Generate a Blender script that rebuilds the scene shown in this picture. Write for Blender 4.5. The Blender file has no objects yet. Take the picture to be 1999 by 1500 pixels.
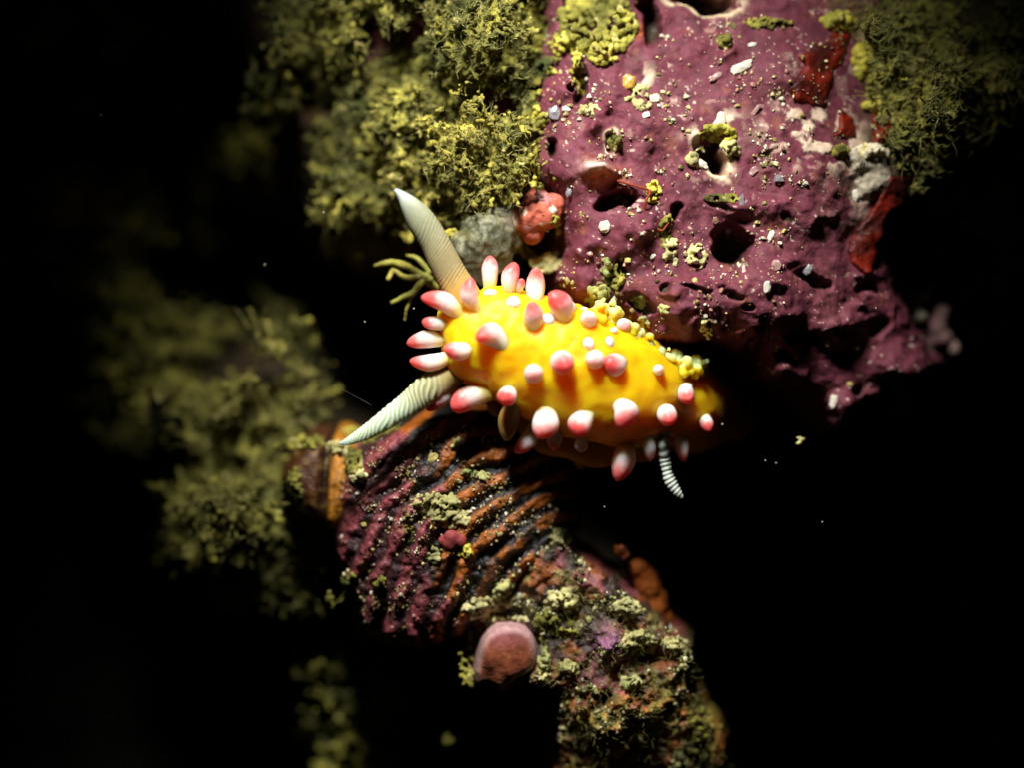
import bpy, math, random
import numpy as np
from mathutils import Vector
from mathutils.bvhtree import BVHTree

scn = bpy.context.scene
C = scn.collection
random.seed(7)
rng = np.random.default_rng(7)
R = math.radians

# ------------------------------------------------------------------ camera, world, light, exposure
D = 40.0                                     # camera to the plane of focus; 1 unit is about 4 mm of reef
cam_d = bpy.data.cameras.new('camera')
cam = bpy.data.objects.new('camera', cam_d); C.objects.link(cam)
cam.location = (0, -D, 0); cam.rotation_euler = (R(90), 0, 0)
cam_d.sensor_width = 36; cam_d.lens = 36 * D / 19.99
cam_d.clip_start = 0.1; cam_d.clip_end = 500
cam_d.dof.use_dof = True; cam_d.dof.focus_distance = D - 0.1; cam_d.dof.aperture_fstop = 0.028
scn.camera = cam

w = bpy.data.worlds.new('World'); scn.world = w; w.use_nodes = True
nt = w.node_tree; bg = nt.nodes['Background']
sky = nt.nodes.new('ShaderNodeTexSky'); sky.sky_type = 'NISHITA'; sky.sun_disc = False
sky.sun_elevation = R(50); sky.sun_rotation = R(180)
nt.links.new(sky.outputs[0], bg.inputs[0]); bg.inputs[1].default_value = 0.0008   # next to no daylight at this depth

ld = bpy.data.lights.new('dive_torch', 'SPOT')
ld.energy = 63000; ld.color = (1.0, 0.985, 0.95); ld.spot_size = R(49); ld.spot_blend = 1.0; ld.shadow_soft_size = 2.3
lamp = bpy.data.objects.new('dive_torch', ld); C.objects.link(lamp)
lamp.location = (-2.8, -14.3, 18.8)
aim = Vector((1.25, 0.2, 1.9))
lamp.rotation_euler = (aim - lamp.location).to_track_quat('-Z', 'Y').to_euler()

scn.view_settings.view_transform = 'Standard'; scn.view_settings.look = 'None'
scn.view_settings.exposure = 0.0; scn.view_settings.gamma = 1.0

# ------------------------------------------------------------------ helpers
def P(px, py, y=0.0):
    s = (D + y) / D / 100.0
    return Vector(((px - 999.5) * s, y, (750 - py) * s))

def hash3(ix, iy, iz, seed):
    h = (ix.astype(np.int64) * 374761393 + iy.astype(np.int64) * 668265263 + iz.astype(np.int64) * 2147483647 + seed * 974634777) & 0xffffffff
    h = ((h ^ (h >> 13)) * 1274126177) & 0xffffffff
    h = ((h ^ (h >> 16)) * 2246822519) & 0xffffffff
    return ((h ^ (h >> 15)) & 0xffffff) / float(0xffffff)

def vnoise(p, seed=0):
    i = np.floor(p).astype(np.int64); f = p - i; f = f * f * f * (f * (f * 6 - 15) + 10)
    out = 0
    for a in (0, 1):
        for b in (0, 1):
            for c in (0, 1):
                wt = (f[:, 0] if a else 1 - f[:, 0]) * (f[:, 1] if b else 1 - f[:, 1]) * (f[:, 2] if c else 1 - f[:, 2])
                out = out + wt * hash3(i[:, 0] + a, i[:, 1] + b, i[:, 2] + c, seed)
    return out * 2 - 1

def fbm(p, octaves=4, seed=0, gain=0.5):
    s = 0; a = 1; t = 0
    for k in range(octaves):
        s = s + a * vnoise(p * (2.03 ** k) + 17.3 * k, seed + k); t += a; a *= gain
    return s / t

def sm(a, b, x):
    t = np.clip((x - a) / (b - a), 0, 1); return t * t * (3 - 2 * t)

def mixc(c, k, col):
    k = np.clip(k, 0, 1)[:, None]
    return c * (1 - k) + np.array(col)[None, :] * k

def mesh_np(name, v, f, col=None, smooth=True):
    me = bpy.data.meshes.new(name)
    v = np.asarray(v, dtype=np.float32); f = np.asarray(f, dtype=np.int32)
    n = f.shape[1]
    me.vertices.add(len(v)); me.vertices.foreach_set('co', v.ravel())
    me.loops.add(f.size); me.loops.foreach_set('vertex_index', f.ravel())
    me.polygons.add(len(f)); me.polygons.foreach_set('loop_start', np.arange(0, f.size, n, dtype=np.int32))
    me.update(calc_edges=True)
    me.polygons.foreach_set('use_smooth', np.full(len(f), smooth, dtype=bool))
    if col is not None: set_col(me, col)
    return me

def set_col(me, col):
    a = me.color_attributes.new('Col', 'FLOAT_COLOR', 'POINT')
    c4 = np.ones((len(me.vertices), 4), dtype=np.float32); c4[:, :3] = np.clip(col, 0, 1)
    a.data.foreach_set('color', c4.ravel())

def link(name, me, mat, parent=None):
    o = bpy.data.objects.new(name, me); C.objects.link(o)
    if mat: me.materials.append(mat)
    if parent: o.parent = parent
    return o

def tag(o, label=None, cat=None, group=None, kind=None):
    if label: o['label'] = label
    if cat: o['category'] = cat
    if group: o['group'] = group
    if kind: o['kind'] = kind
    return o

def empty(name, label, cat, group=None):
    o = bpy.data.objects.new(name, None); C.objects.link(o); o.empty_display_size = 0.1
    return tag(o, label, cat, group)

def vco(me):
    a = np.empty(len(me.vertices) * 3, dtype=np.float32); me.vertices.foreach_get('co', a); return a.reshape(-1, 3).astype(float)

def vno(me):
    a = np.empty(len(me.vertices) * 3, dtype=np.float32); me.vertex_normals.foreach_get('vector', a); return a.reshape(-1, 3).astype(float)

def put_co(me, v):
    me.vertices.foreach_set('co', np.asarray(v, dtype=np.float32).ravel()); me.update()

BV = {}
def bvh(key, me):
    me.calc_loop_triangles()
    BV[key] = BVHTree.FromPolygons([v.co[:] for v in me.vertices], [p.vertices[:] for p in me.polygons])

CAMP = Vector((0, -D, 0))
def hit(px, py, keys):
    d = (P(px, py) - CAMP).normalized(); best = None
    for k in keys:
        loc, n, i, dist = BV[k].ray_cast(CAMP, d)
        if loc is not None and (best is None or dist < best[2]):
            if n.dot(d) > 0: n = -n
            best = (loc, n, dist, k)
    return best

def poly_sd(px, py, poly):
    """signed distance to a polygon, positive inside"""
    x = px; y = py; d = np.full(x.shape, 1e9); ins = np.zeros(x.shape, bool)
    n = len(poly)
    for i in range(n):
        x0, y0 = poly[i]; x1, y1 = poly[(i + 1) % n]
        ex, ey = x1 - x0, y1 - y0
        t = np.clip(((x - x0) * ex + (y - y0) * ey) / (ex * ex + ey * ey), 0, 1)
        d = np.minimum(d, np.hypot(x - x0 - t * ex, y - y0 - t * ey))
        if y0 != y1:
            c = ((y0 > y) != (y1 > y)) & (x < (x1 - x0) * (y - y0) / (y1 - y0) + x0)
            ins ^= c
    return np.where(ins, d, -d)

def in_poly(px, py, poly):
    return poly_sd(np.array([px]), np.array([py]), poly)[0]

# ------------------------------------------------------------------ materials
def mat_attr(name, rough=0.6, spec=0.3, sss=0.0, ssr=(0.3, 0.15, 0.08), sscale=0.3, var=0.25, vscale=6.0, bump=0.3, bscale=25.0, bdist=0.03, alpha=None, coat=0.0):
    m = bpy.data.materials.new(name); m.use_nodes = True
    n = m.node_tree.nodes; l = m.node_tree.links; b = n['Principled BSDF']
    at = n.new('ShaderNodeAttribute'); at.attribute_name = 'Col'
    tc = n.new('ShaderNodeTexCoord')
    nz = n.new('ShaderNodeTexNoise'); nz.inputs['Scale'].default_value = vscale; nz.inputs['Detail'].default_value = 6
    l.new(tc.outputs['Object'], nz.inputs['Vector'])
    mr = n.new('ShaderNodeMapRange'); mr.inputs['From Min'].default_value = 0.3; mr.inputs['From Max'].default_value = 0.7
    mr.inputs['To Min'].default_value = 1 - var; mr.inputs['To Max'].default_value = 1 + var
    l.new(nz.outputs['Fac'], mr.inputs['Value'])
    vm = n.new('ShaderNodeVectorMath'); vm.operation = 'SCALE'
    l.new(at.outputs['Color'], vm.inputs[0]); l.new(mr.outputs[0], vm.inputs['Scale'])
    l.new(vm.outputs[0], b.inputs['Base Color'])
    b.inputs['Roughness'].default_value = rough; b.inputs['Specular IOR Level'].default_value = spec
    if sss:
        b.inputs['Subsurface Weight'].default_value = sss; b.inputs['Subsurface Radius'].default_value = ssr
        b.inputs['Subsurface Scale'].default_value = sscale
    if coat: b.inputs['Coat Weight'].default_value = coat; b.inputs['Coat Roughness'].default_value = 0.2
    if bump:
        n2 = n.new('ShaderNodeTexNoise'); n2.inputs['Scale'].default_value = bscale; n2.inputs['Detail'].default_value = 5
        l.new(tc.outputs['Object'], n2.inputs['Vector'])
        bp = n.new('ShaderNodeBump'); bp.inputs['Strength'].default_value = bump; bp.inputs['Distance'].default_value = bdist
        l.new(n2.outputs['Fac'], bp.inputs['Height']); l.new(bp.outputs[0], b.inputs['Normal'])
    if alpha is not None: b.inputs['Alpha'].default_value = alpha
    return m

M = {
 'rock': mat_attr('coralline_crust', 0.65, 0.18, var=0.24, vscale=7, bump=0.3, bscale=18, bdist=0.05),
 'wall': mat_attr('dark_reef', 0.9, 0.05, var=0.5, vscale=2, bump=0.6, bscale=6, bdist=0.1),
 'algae': mat_attr('turf_algae', 0.75, 0.15, sss=0.25, sscale=0.06, ssr=(1, 0.8, 0.2), var=0.4, vscale=3.5, bump=0.6, bscale=22, bdist=0.04),
 'body': mat_attr('slug_skin', 0.45, 0.25, sss=1.0, sscale=0.9, ssr=(1.0, 0.55, 0.06), var=0.10, vscale=4, bump=0.25, bscale=26, bdist=0.03),
 'papilla': mat_attr('papilla_skin', 0.4, 0.3, sss=1.0, sscale=0.42, ssr=(1.0, 0.62, 0.45), var=0.10, vscale=25, bump=0.15, bscale=45, bdist=0.012),
 'rhino': mat_attr('rhinophore_skin', 0.5, 0.25, sss=0.9, sscale=0.18, ssr=(1.0, 0.9, 0.7), var=0.08, vscale=12, bump=0.25, bscale=40, bdist=0.015),
 'shell': mat_attr('encrusted_shell', 0.45, 0.4, var=0.45, vscale=9, bump=0.6, bscale=22, bdist=0.05),
 'grain': mat_attr('sand_grains', 0.35, 0.5, sss=0.2, sscale=0.03, ssr=(1, 1, 1), var=0.25, vscale=20, bump=0.3, bscale=40, bdist=0.01),
 'sponge': mat_attr('red_sponge', 0.55, 0.25, sss=0.3, sscale=0.1, ssr=(1, 0.2, 0.1), var=0.3, vscale=8, bump=0.4, bscale=20, bdist=0.04),
 'pale': mat_attr('pale_crust', 0.7, 0.2, sss=0.3, sscale=0.1, ssr=(1, 0.9, 0.8), var=0.3, vscale=8, bump=0.6, bscale=16, bdist=0.05),
 'jelly': mat_attr('tunicate_tunic', 0.35, 0.4, sss=1.0, sscale=0.35, ssr=(1, 1, 0.8), var=0.4, vscale=16, bump=0.5, bscale=30, bdist=0.04, alpha=0.62),
}

# ------------------------------------------------------------------ geometry builders
def grid_faces(nx, nz, keep=None):
    i, j = np.meshgrid(np.arange(nx - 1), np.arange(nz - 1), indexing='ij')
    a = (i * nz + j).ravel(); f = np.stack([a, a + nz, a + nz + 1, a + 1], 1)
    if keep is not None:
        f = f[keep[f].all(1)]
    return f

def compact(v, f, col):
    used = np.unique(f); m = np.full(len(v), -1); m[used] = np.arange(len(used))
    return v[used], m[f], col[used]

def relief(name, x0, x1, y0, y1, step, ym, fn, poly=None, edge=0.8, rough=14, skirt=22, seed=1, push=None, key=None, mat=None, parent=None, base=None):
    """A stone face: fn(px,py,sd) -> depth, colour; its rim rounds away from the viewer where the outline poly ends."""
    xs = np.arange(x0, x1 + 1, step); ys = np.arange(y0, y1 + 1, step)
    gx, gy = np.meshgrid(xs, ys, indexing='ij'); px = gx.ravel().astype(float); py = gy.ravel().astype(float)
    q = np.stack([px / 100, py / 100, np.zeros_like(px)], 1)
    keep = None; sd = np.full(px.shape, 1e3)
    if poly:
        sd = poly_sd(px, py, poly) + rough * fbm(q * 1.6, 4, seed + 40) * 1.6
    y, col = fn(px, py, sd, q)
    if poly:
        e = edge * 100; t = np.clip(1 - sd / e, 0, 1)
        y = y + edge * (1 - np.sqrt(np.clip(1 - t * t, 0, 1))) * 1.6 + np.clip(-sd, 0, None) / 100 * 7
        keep = sd > -skirt
    s = (D + (ym if base is None else base(px, py))) / D / 100
    v = np.stack([(px - 999.5) * s, y, (750 - py) * s], 1)
    f = grid_faces(len(xs), len(ys), keep)
    v, f, col = compact(v, f, col)
    me = mesh_np(name, v, f, col)
    if push:
        nrm = vno(me); amt = push(v); v = v + nrm * amt[:, None]; put_co(me, v)
    if key: bvh(key, me)
    return link(name, me, mat, parent)

def ico(sub):
    import bmesh
    bm = bmesh.new(); bmesh.ops.create_icosphere(bm, subdivisions=sub, radius=1)
    v = np.array([x.co[:] for x in bm.verts]); f = np.array([[a.index for a in t.verts] for t in bm.faces]); bm.free()
    return v, f
ICO = {k: ico(k) for k in (1, 2, 3)}

def spheres(cs, rs, sub=2, squash=0.0):
    V0, F0 = ICO[sub]; cs = np.asarray(cs, float); rs = np.asarray(rs, float); n = len(cs)
    sc = rs[:, None] * (1 + squash * rng.uniform(-1, 1, (n, 3)))
    v = V0[None] * sc[:, None, :] + cs[:, None, :]
    f = F0[None] + (np.arange(n) * len(V0))[:, None, None]
    return v.reshape(-1, 3), f.reshape(-1, 3)

def remeshed(name, v, f, voxel, smooth=2):
    me = mesh_np(name + '_raw', v, f)
    o = bpy.data.objects.new('tmp', me); C.objects.link(o)
    m = o.modifiers.new('r', 'REMESH'); m.mode = 'VOXEL'; m.voxel_size = voxel; m.use_smooth_shade = True
    if smooth:
        m2 = o.modifiers.new('s', 'SMOOTH'); m2.iterations = smooth; m2.factor = 0.5
    dg = bpy.context.evaluated_depsgraph_get(); dg.update()
    out = bpy.data.meshes.new_from_object(o.evaluated_get(dg)); out.name = name
    bpy.data.objects.remove(o); bpy.data.meshes.remove(me)
    out.materials.clear()
    out.polygons.foreach_set('use_smooth', np.ones(len(out.polygons), dtype=bool))
    return out

def blob(name, cs, rs, mat, colfn, voxel=0.03, noise=0.03, nscale=6.0, parent=None, smooth=2, squash=0.15, seed=3, key=None):
    v, f = spheres(cs, rs, 2, squash)
    me = remeshed(name, v, f, voxel, smooth)
    co = vco(me)
    if noise:
        co = co + vno(me) * (fbm(co * nscale, 3, seed) * noise)[:, None]; put_co(me, co)
    set_col(me, colfn(co))
    if key: bvh(key, me)
    return link(name, me, mat, parent)

def cr(pts, n):
    """Catmull-Rom through rows of pts"""
    p = np.asarray(pts, float); p = np.vstack([2 * p[0] - p[1], p, 2 * p[-1] - p[-2]])
    out = []
    m = len(pts) - 1
    for t in np.linspace(0, m, n):
        i = min(int(t), m - 1); u = t - i; a, b, c, d = p[i], p[i + 1], p[i + 2], p[i + 3]
        out.append(0.5 * ((2 * b) + (-a + c) * u + (2 * a - 5 * b + 4 * c - d) * u * u + (-a + 3 * b - 3 * c + d) * u ** 3))
    return np.array(out)

def loft(pts, radii, nl, seg, radfn=None, flat=1.0):
    """pts: world points, radii in units; returns v, f, t, ang"""
    q = cr(np.hstack([np.asarray(pts, float), np.asarray(radii, float)[:, None]]), nl)
    c = q[:, :3]; r = np.clip(q[:, 3], 0.002, None)
    T = np.gradient(c, axis=0); T /= np.linalg.norm(T, axis=1)[:, None]
    view = np.array([0, 1.0, 0])
    A = np.cross(T, view); A /= np.linalg.norm(A, axis=1)[:, None]
    B = np.cross(A, T)                       # B points away from the viewer
    ang = np.linspace(0, 2 * math.pi, seg, endpoint=False)
    t = np.linspace(0, 1, nl)
    TT, AA = np.meshgrid(t, ang, indexing='ij')
    rr = r[:, None] * np.ones_like(AA)
    if radfn is not None: rr = rr * radfn(TT, AA)
    v = c[:, None, :] + rr[..., None] * (np.cos(AA)[..., None] * A[:, None, :] + flat * np.sin(AA)[..., None] * B[:, None, :])
    v = v.reshape(-1, 3)
    i, j = np.meshgrid(np.arange(nl - 1), np.arange(seg), indexing='ij'); j2 = (j + 1) % seg
    f = np.stack([i * seg + j, (i + 1) * seg + j, (i + 1) * seg + j2, i * seg + j2], -1).reshape(-1, 4)
    return v, f, TT.ravel(), AA.ravel()

def cap(v, f, nl, seg):
    c0 = v[:seg].mean(0); c1 = v[-seg:].mean(0); n = len(v)
    v = np.vstack([v, c0, c1]); j = np.arange(seg); j2 = (j + 1) % seg
    f0 = np.stack([np.full(seg, n), j, j2, np.full(seg, n)], 1)
    return v, f

# ------------------------------------------------------------------ the reef wall behind everything
CTRL = [(1000,100,1.5),(1000,350,1.4),(930,430,1.7),(800,100,2.0),(800,300,2.0),(600,100,3.0),(620,250,3.5),(700,400,3.0),
 (540,20,3.6),(450,800,4),(550,750,3.6),(300,700,6),(500,1050,4),(600,1100,3.4),(200,420,7),(470,360,7),(350,200,12),(600,600,13),
 (100,1000,13),(300,1300,13),(100,100,13),(1500,1100,12),(1800,1200,13),(1700,1450,13),(900,1450,9),(1999,700,9),(550,1400,11),
 (690,1350,4.6),(710,1480,4.6),(1400,300,3.2),(1400,500,3.4),(1600,600,4),(1800,200,2.6),(1950,150,3.4),(1950,400,5),(1300,900,8),(900,700,6),
 (750,650,12),(700,1000,5),(900,1100,3.6),(1150,1350,3.6),(1100,950,7),(1200,0,3),(1500,0,3),(400,500,12),(200,850,7),(780,560,6),(1850,600,5)]
CTRL = np.array(CTRL, float)
def wall_depth(px, py):
    num = 0; den = 0
    for x, y, d in CTRL:
        wt = 1 / (((px - x) ** 2 + (py - y) ** 2) + 900) ** 1.6
        num = num + wt * d; den = den + wt
    return num / den
def wall_fn(px, py, sd, q):
    y = wall_depth(px, py) + 0.5 * fbm(q * 1.1, 5, 5) + 0.25 * fbm(q * 4, 3, 9)
    c = np.tile([0.030, 0.022, 0.012], (len(px), 1))
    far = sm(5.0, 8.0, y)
    k = sm(0.1, 0.5, fbm(q * 2.5, 3, 12)); c = mixc(c, k * 0.7, (0.07, 0.04, 0.015))
    pk = np.exp(-(((px - 850) / 110) ** 2 + ((py - 105) / 50) ** 2)); c = mixc(c, pk * 1.4, (0.33, 0.10, 0.11))
    pk = np.exp(-(((px - 985) / 40) ** 2 + ((py - 200) / 150) ** 2)); c = mixc(c, pk * 1.2, (0.22, 0.07, 0.07))
    c = mixc(c, far, (0.006, 0.006, 0.004))          # shade of the deep crevices put into the rock's colour
    return y, c
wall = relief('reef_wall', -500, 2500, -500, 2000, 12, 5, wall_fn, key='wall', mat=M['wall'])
tag(wall, 'dark uneven reef wall with deep black crevices behind the slug', kind='structure')

# ------------------------------------------------------------------ the pink coralline rock
ROCK = [(1048,-160),(1040,0),(1030,60),(1022,200),(1016,320),(1030,365),(1080,400),(1095,440),(1102,480),(1086,520),(1080,552),(1120,588),(1250,640),
 (1285,672),(1340,668),(1400,660),(1480,690),(1496,738),(1560,765),(1612,800),(1632,842),(1700,826),(1740,790),(1800,815),(1850,790),(1858,700),
 (1800,620),(1775,560),(1760,450),(1830,300),(1990,230),(2160,150),(2160,-160)]
HOLES = [  # px, py, rx, ry, angle, depth, white rim
 (1075,285,13,24,10,0.6,.0),(1390,305,46,27,-55,1.3,1.0),(1432,480,50,36,-60,1.1,.0),(1405,400,30,9,-10,.2,.0),(1133,165,17,42,-12,.8,.0),(1272,40,22,48,15,.9,.0),
 (1205,388,44,20,20,.8,.0),(1318,408,12,15,0,.4,.0),(1375,-2,62,22,-10,1.1,.8),(1430,585,18,12,0,.25,.0),(1590,548,40,18,-25,.28,.0),
 (1250,590,40,16,-25,.35,.0),(1455,605,11,8,0,.2,.0),(1215,520,12,26,0,.2,.0),(1360,565,36,8,-10,.18,.0),(1300,560,14,9,0,.2,0),(1560,660,34,16,-20,.4,.0),
 (1200,277,13,17,0,.25,.7),(1500,300,18,8,35,.1,0),(1690,560,26,16,-30,.2,0),(1640,700,26,14,-20,.25,0),(1530,690,20,12,0,.25,0),(1155,20,50,40,0,.7,0),
 (1720,640,24,20,0,.25,0),(1540,430,16,7,-30,.1,0),(1760,770,20,12,0,.2,0),(1680,760,16,12,0,.2,0)]
BUMPS = [(1172,336,30,17,.75),(1445,400,60,20,.3),(1500,560,40,50,.25),(1220,470,60,50,.2),(1245,60,14,14,.22),(1165,253,11,11,.2),(1180,218,22,14,.2),(1335,95,60,30,.12),(1265,235,60,30,.15),(1110,180,38,30,.25),(1060,190,25,50,.2),
 (1250,440,70,60,.35),(1130,470,40,45,.3),(1310,500,45,40,.15),(1330,560,60,26,.3),(1140,570,50,24,.25),(1440,660,70,28,.35),(1330,640,60,26,.3),(1275,655,18,16,.25),(1305,672,12,12,.2),(1345,652,22,20,.25),
 (1460,540,45,50,.35),(1375,690,18,12,.2),(1520,730,34,24,.3),(1655,790,38,34,.35),(1600,420,60,40,.2),(1500,120,110,60,.15),(1430,200,60,50,.12),(1235,370,14,10,.2),(1100,330,30,60,.15),
 (1075,470,16,40,.15),(1120,540,30,22,.2),(1420,110,14,11,.15),(1560,360,60,40,.15),(1640,640,44,30,.35),(1760,720,50,30,.3)]
rb = np.random.default_rng(11)
for _ in range(190):
    bx, by = rb.uniform(1030, 1860), rb.uniform(-60, 840)
    r_ = rb.uniform(7, 26) * (1.2 if by > 480 else 0.9)
    BUMPS.append((bx, by, r_, r_ * rb.uniform(.6, 1), rb.uniform(.03, .11) * (1.7 if by > 460 else 0.7)))
def rock_base(px, py):
    return 0.10 + 0.9 * sm(350, -100, py) + 0.35 * sm(560, 840, py) + 2.0 * sm(1480, 2050, px + .1 * (py - 300)) + 0.55 * sm(1150, 1000, px)
def rock_fn(px, py, sd, q):
    base = rock_base(px, py)
    base = base - .55 * np.exp(-((px - 1400) / 150) ** 2 - ((py - 600) / 60) ** 2)
    y = base - 0.16 * fbm(q * 0.9, 3, 2) - 0.10 * fbm(q * 2.4, 3, 4) * (1 - .65 * sm(1280, 1420, px) * sm(330, 240, py))
    wx = px + 14 * fbm(q * 3, 2, 31); wy = py + 14 * fbm(q * 3, 2, 32)
    c = np.tile([0.125, 0.028, 0.041], (len(px), 1))
    n1 = fbm(q * 1.3, 4, 21); c = mixc(c, sm(-.1, .6, n1) * .7, (0.155, 0.043, 0.053))
    c = mixc(c, sm(0.0, .6, fbm(q * 2.2, 4, 25)) * .6, (0.062, 0.015, 0.022))
    c = mixc(c, sm(.3, .62, fbm(q * 2.9, 4, 28)) * .55, (0.21, 0.065, 0.04))
    for bx, by, rx, ry, h in BUMPS:
        m = (np.abs(px - bx) < rx * 2.4) & (np.abs(py - by) < ry * 2.4)
        if not m.any(): continue
        d2 = ((wx[m] - bx) / rx) ** 2 + ((wy[m] - by) / ry) ** 2
        y[m] -= h * np.exp(-d2 * 1.1) 
    for hx, hy, rx, ry, a, dp, rim in HOLES:
        R_ = max(rx, ry) * 2.2
        m = (np.abs(px - hx) < R_) & (np.abs(py - hy) < R_)
        if not m.any(): continue
        ca, sa = math.cos(R(a)), math.sin(R(a)); dx = wx[m] - hx; dy = wy[m] - hy
        u = (dx * ca - dy * sa) / rx; v = (dx * sa + dy * ca) / ry; d = np.sqrt(u * u + v * v)
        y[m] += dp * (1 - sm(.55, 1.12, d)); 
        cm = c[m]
        cm = mixc(cm, (1 - sm(.5, .95, d)) * .9, (0.035, 0.03, 0.016))  # hollow floors darkened: shade put into the colour
        if rim:
            side = sm(-.6, .9, (dx + dy) / max(rx, ry)) if rim == 1.0 else 1
            cm = mixc(cm, np.exp(-((d - 1.1) / .19) ** 2) * rim * side * sm(-.3, .3, fbm(q[m] * 9, 2, 77) + .35), (0.78, 0.62, 0.38))
        c[m] = cm
    # bare pale scars
    sc = sm(.38, .55, fbm(q * np.array([3.1, 4.6, 1]) + 3, 4, 61)) * sm(1000, 1300, px) * sm(560, 300, py) * .65
    c = mixc(c, sc, (0.34, 0.19, 0.16))
    for sx, sy, rx, ry in ((1590,245,75,48),(1640,300,90,26),(1690,345,60,60),(1420,240,26,24),(1370,265,30,18),(1545,215,14,40),(1555,120,26,14),(1260,160,16,26),(1165,325,24,9),(1700,285,50,22),(1610,270,60,22),(1740,330,30,40),(1530,255,22,30),(1660,100,26,40)):
        d2 = ((wx - sx) / rx) ** 2 + ((wy - sy) / ry) ** 2
        c = mixc(c, np.exp(-d2 * .9) * sm(-.05, .22, fbm(q * 4.5, 4, 91)) * .95, (0.66, 0.50, 0.36)); y -= .03 * np.exp(-d2 * .9) * sm(-.05, .22, fbm(q * 4.5, 4, 91))
    c = mixc(c, np.exp(-(((px - 1178) / 34) ** 2 + ((py - 345) / 18) ** 2)) * .95, (0.42, 0.11, 0.05)); c = mixc(c, np.exp(-(((px - 1160) / 22) ** 2 + ((py - 328) / 10) ** 2)) * .95, (0.65, 0.48, 0.42))
    c = mixc(c, np.exp(-(((px - 1250) / 14) ** 2 + ((py - 62) / 14) ** 2)) * .9, (0.35, 0.09, 0.04))
    # turf-stained margin
    k = sm(1660, 1760, px + .25 * (py - 150) + 60 * fbm(q * 3, 3, 70)) * sm(420, 330, py); c = mixc(c, k, (0.06, 0.045, 0.02))
    k = sm(1060, 1020, px + 30 * fbm(q * 4, 3, 71)) * sm(420, 380, py); c = mixc(c, k * .7, (0.10, 0.05, 0.03))
    # fine white flecks
    fl = sm(.56, .66, fbm(q * 16, 2, 81)) * sm(0, .4, fbm(q * 2, 2, 82) + .3); c = mixc(c, fl * .8, (0.62, 0.45, 0.36))
    return y, c
def rock_push(v):
    k = 1 - .6 * sm(2.8, 4.2, v[:, 0]) * sm(4.2, 5.2, v[:, 2])
    return k * (0.03 * fbm(v * 5.0, 4, 51) + 0.008 * fbm(v * 18.0, 2, 57))
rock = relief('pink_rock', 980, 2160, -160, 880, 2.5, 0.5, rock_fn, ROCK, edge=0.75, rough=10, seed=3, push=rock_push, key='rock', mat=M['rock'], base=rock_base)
tag(rock, 'large mauve pink coralline covered rock with holes and knobs above the slug', 'rock')

# ------------------------------------------------------------------ ridged shell under the slug
SHELL = [(668,905),(700,872),(760,840),(850,815),(960,810),(1060,850),(1130,930),(1120,1040),(1060,1110),(980,1190),(900,1250),(820,1275),(745,1268),(690,1225),(664,1150),(655,1050),(655,960)]
def shell_fn(px, py, sd, q):
    cx, cy = 1190, 1260
    rr = np.hypot((px - cx), (py - cy) * 1.12) + 20 * fbm(q * 1.3, 3, 14)
    ph = rr / 47.0 * 2 * math.pi + .6
    rib = np.sin(ph); ribs = np.sign(rib) * np.abs(rib) ** .7
    dome = ((px - 860) / 260) ** 2 * .95 + ((py - 990) / 230) ** 2 * .45
    y = 0.18 + dome - .10 * ribs * (.6 + .8 * fbm(q * 1.8, 2, 13)) - .08 * fbm(q * 2.5, 3, 16) - .055 * fbm(q * 8, 4, 17)
    c = np.tile([0.012, 0.009, 0.007], (len(px), 1))
    up = sm(-.25, .35, rib + .5 * fbm(q * 4, 3, 18)); wear = sm(-.55, -.1, fbm(q * 1.7, 3, 26))
    c = mixc(c, up * wear, (0.30, 0.082, 0.007))
    crust = sm(.0, .35, (860 - px) / 130 + (py - 920) / 260 * .5 + .8 * fbm(q * 2.2, 4, 19) - .3)
    pinkc = np.tile([0.23, 0.05, 0.06], (len(px), 1)); pinkc = mixc(pinkc, sm(-.3, .3, .6 * fbm(q * 5, 3, 20) - .7 * rib), (0.045, 0.014, 0.016))
    k = crust[:, None] * .95; c = c * (1 - k) + pinkc * k
    y -= .05 * crust
    bk = sm(.08, .35, fbm(q * 3.0, 4, 22)); c = mixc(c, bk * .75 * (1 - crust * .6), (0.012, 0.012, 0.012))
    return y, c
shell = empty('ribbed_shell', 'ribbed orange brown and black snail shell overgrown with pink crust under the slug', 'shell')
o = relief('body_whorl', 620, 1160, 780, 1310, 2.2, .7, shell_fn, SHELL, edge=.42, rough=8, seed=8, push=lambda v: .02 * fbm(v * 9, 3, 52), key='shell', mat=M['shell'], parent=shell)
SPIRE = [(548,935),(565,880),(600,852),(650,850),(690,868),(700,930),(690,1010),(660,1050),(620,1030),(580,1000)]
def spire_fn(px, py, sd, q):
    u = px + .06 * (py - 950)
    y = .9 + ((px - 650) / 95) ** 2 * .16 + ((py - 945) / 110) ** 2 * .35 + .28 * np.exp(-((u - 634) / 9) ** 2) - .03 * fbm(q * 5, 3, 33)
    c = np.tile([0.075, 0.026, 0.006], (len(px), 1))
    c = mixc(c, sm(636, 650, u), (0.50, 0.20, 0.018)); c = mixc(c, sm(.1, .5, fbm(q * np.array([9, 2, 1]), 3, 34)) * .5, (0.05, 0.018, 0.005))
    c = mixc(c, np.exp(-((u - 634) / 8) ** 2), (0.02, 0.006, 0.003))
    c = mixc(c, sm(.2, .5, fbm(q * 7, 3, 35)) * .4, (0.28, 0.18, 0.05))
    return y, c
relief('spire', 520, 720, 830, 1070, 2.5, 1.2, spire_fn, SPIRE, edge=.35, rough=5, seed=9, key='spire', mat=M['shell'], parent=shell)

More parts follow.
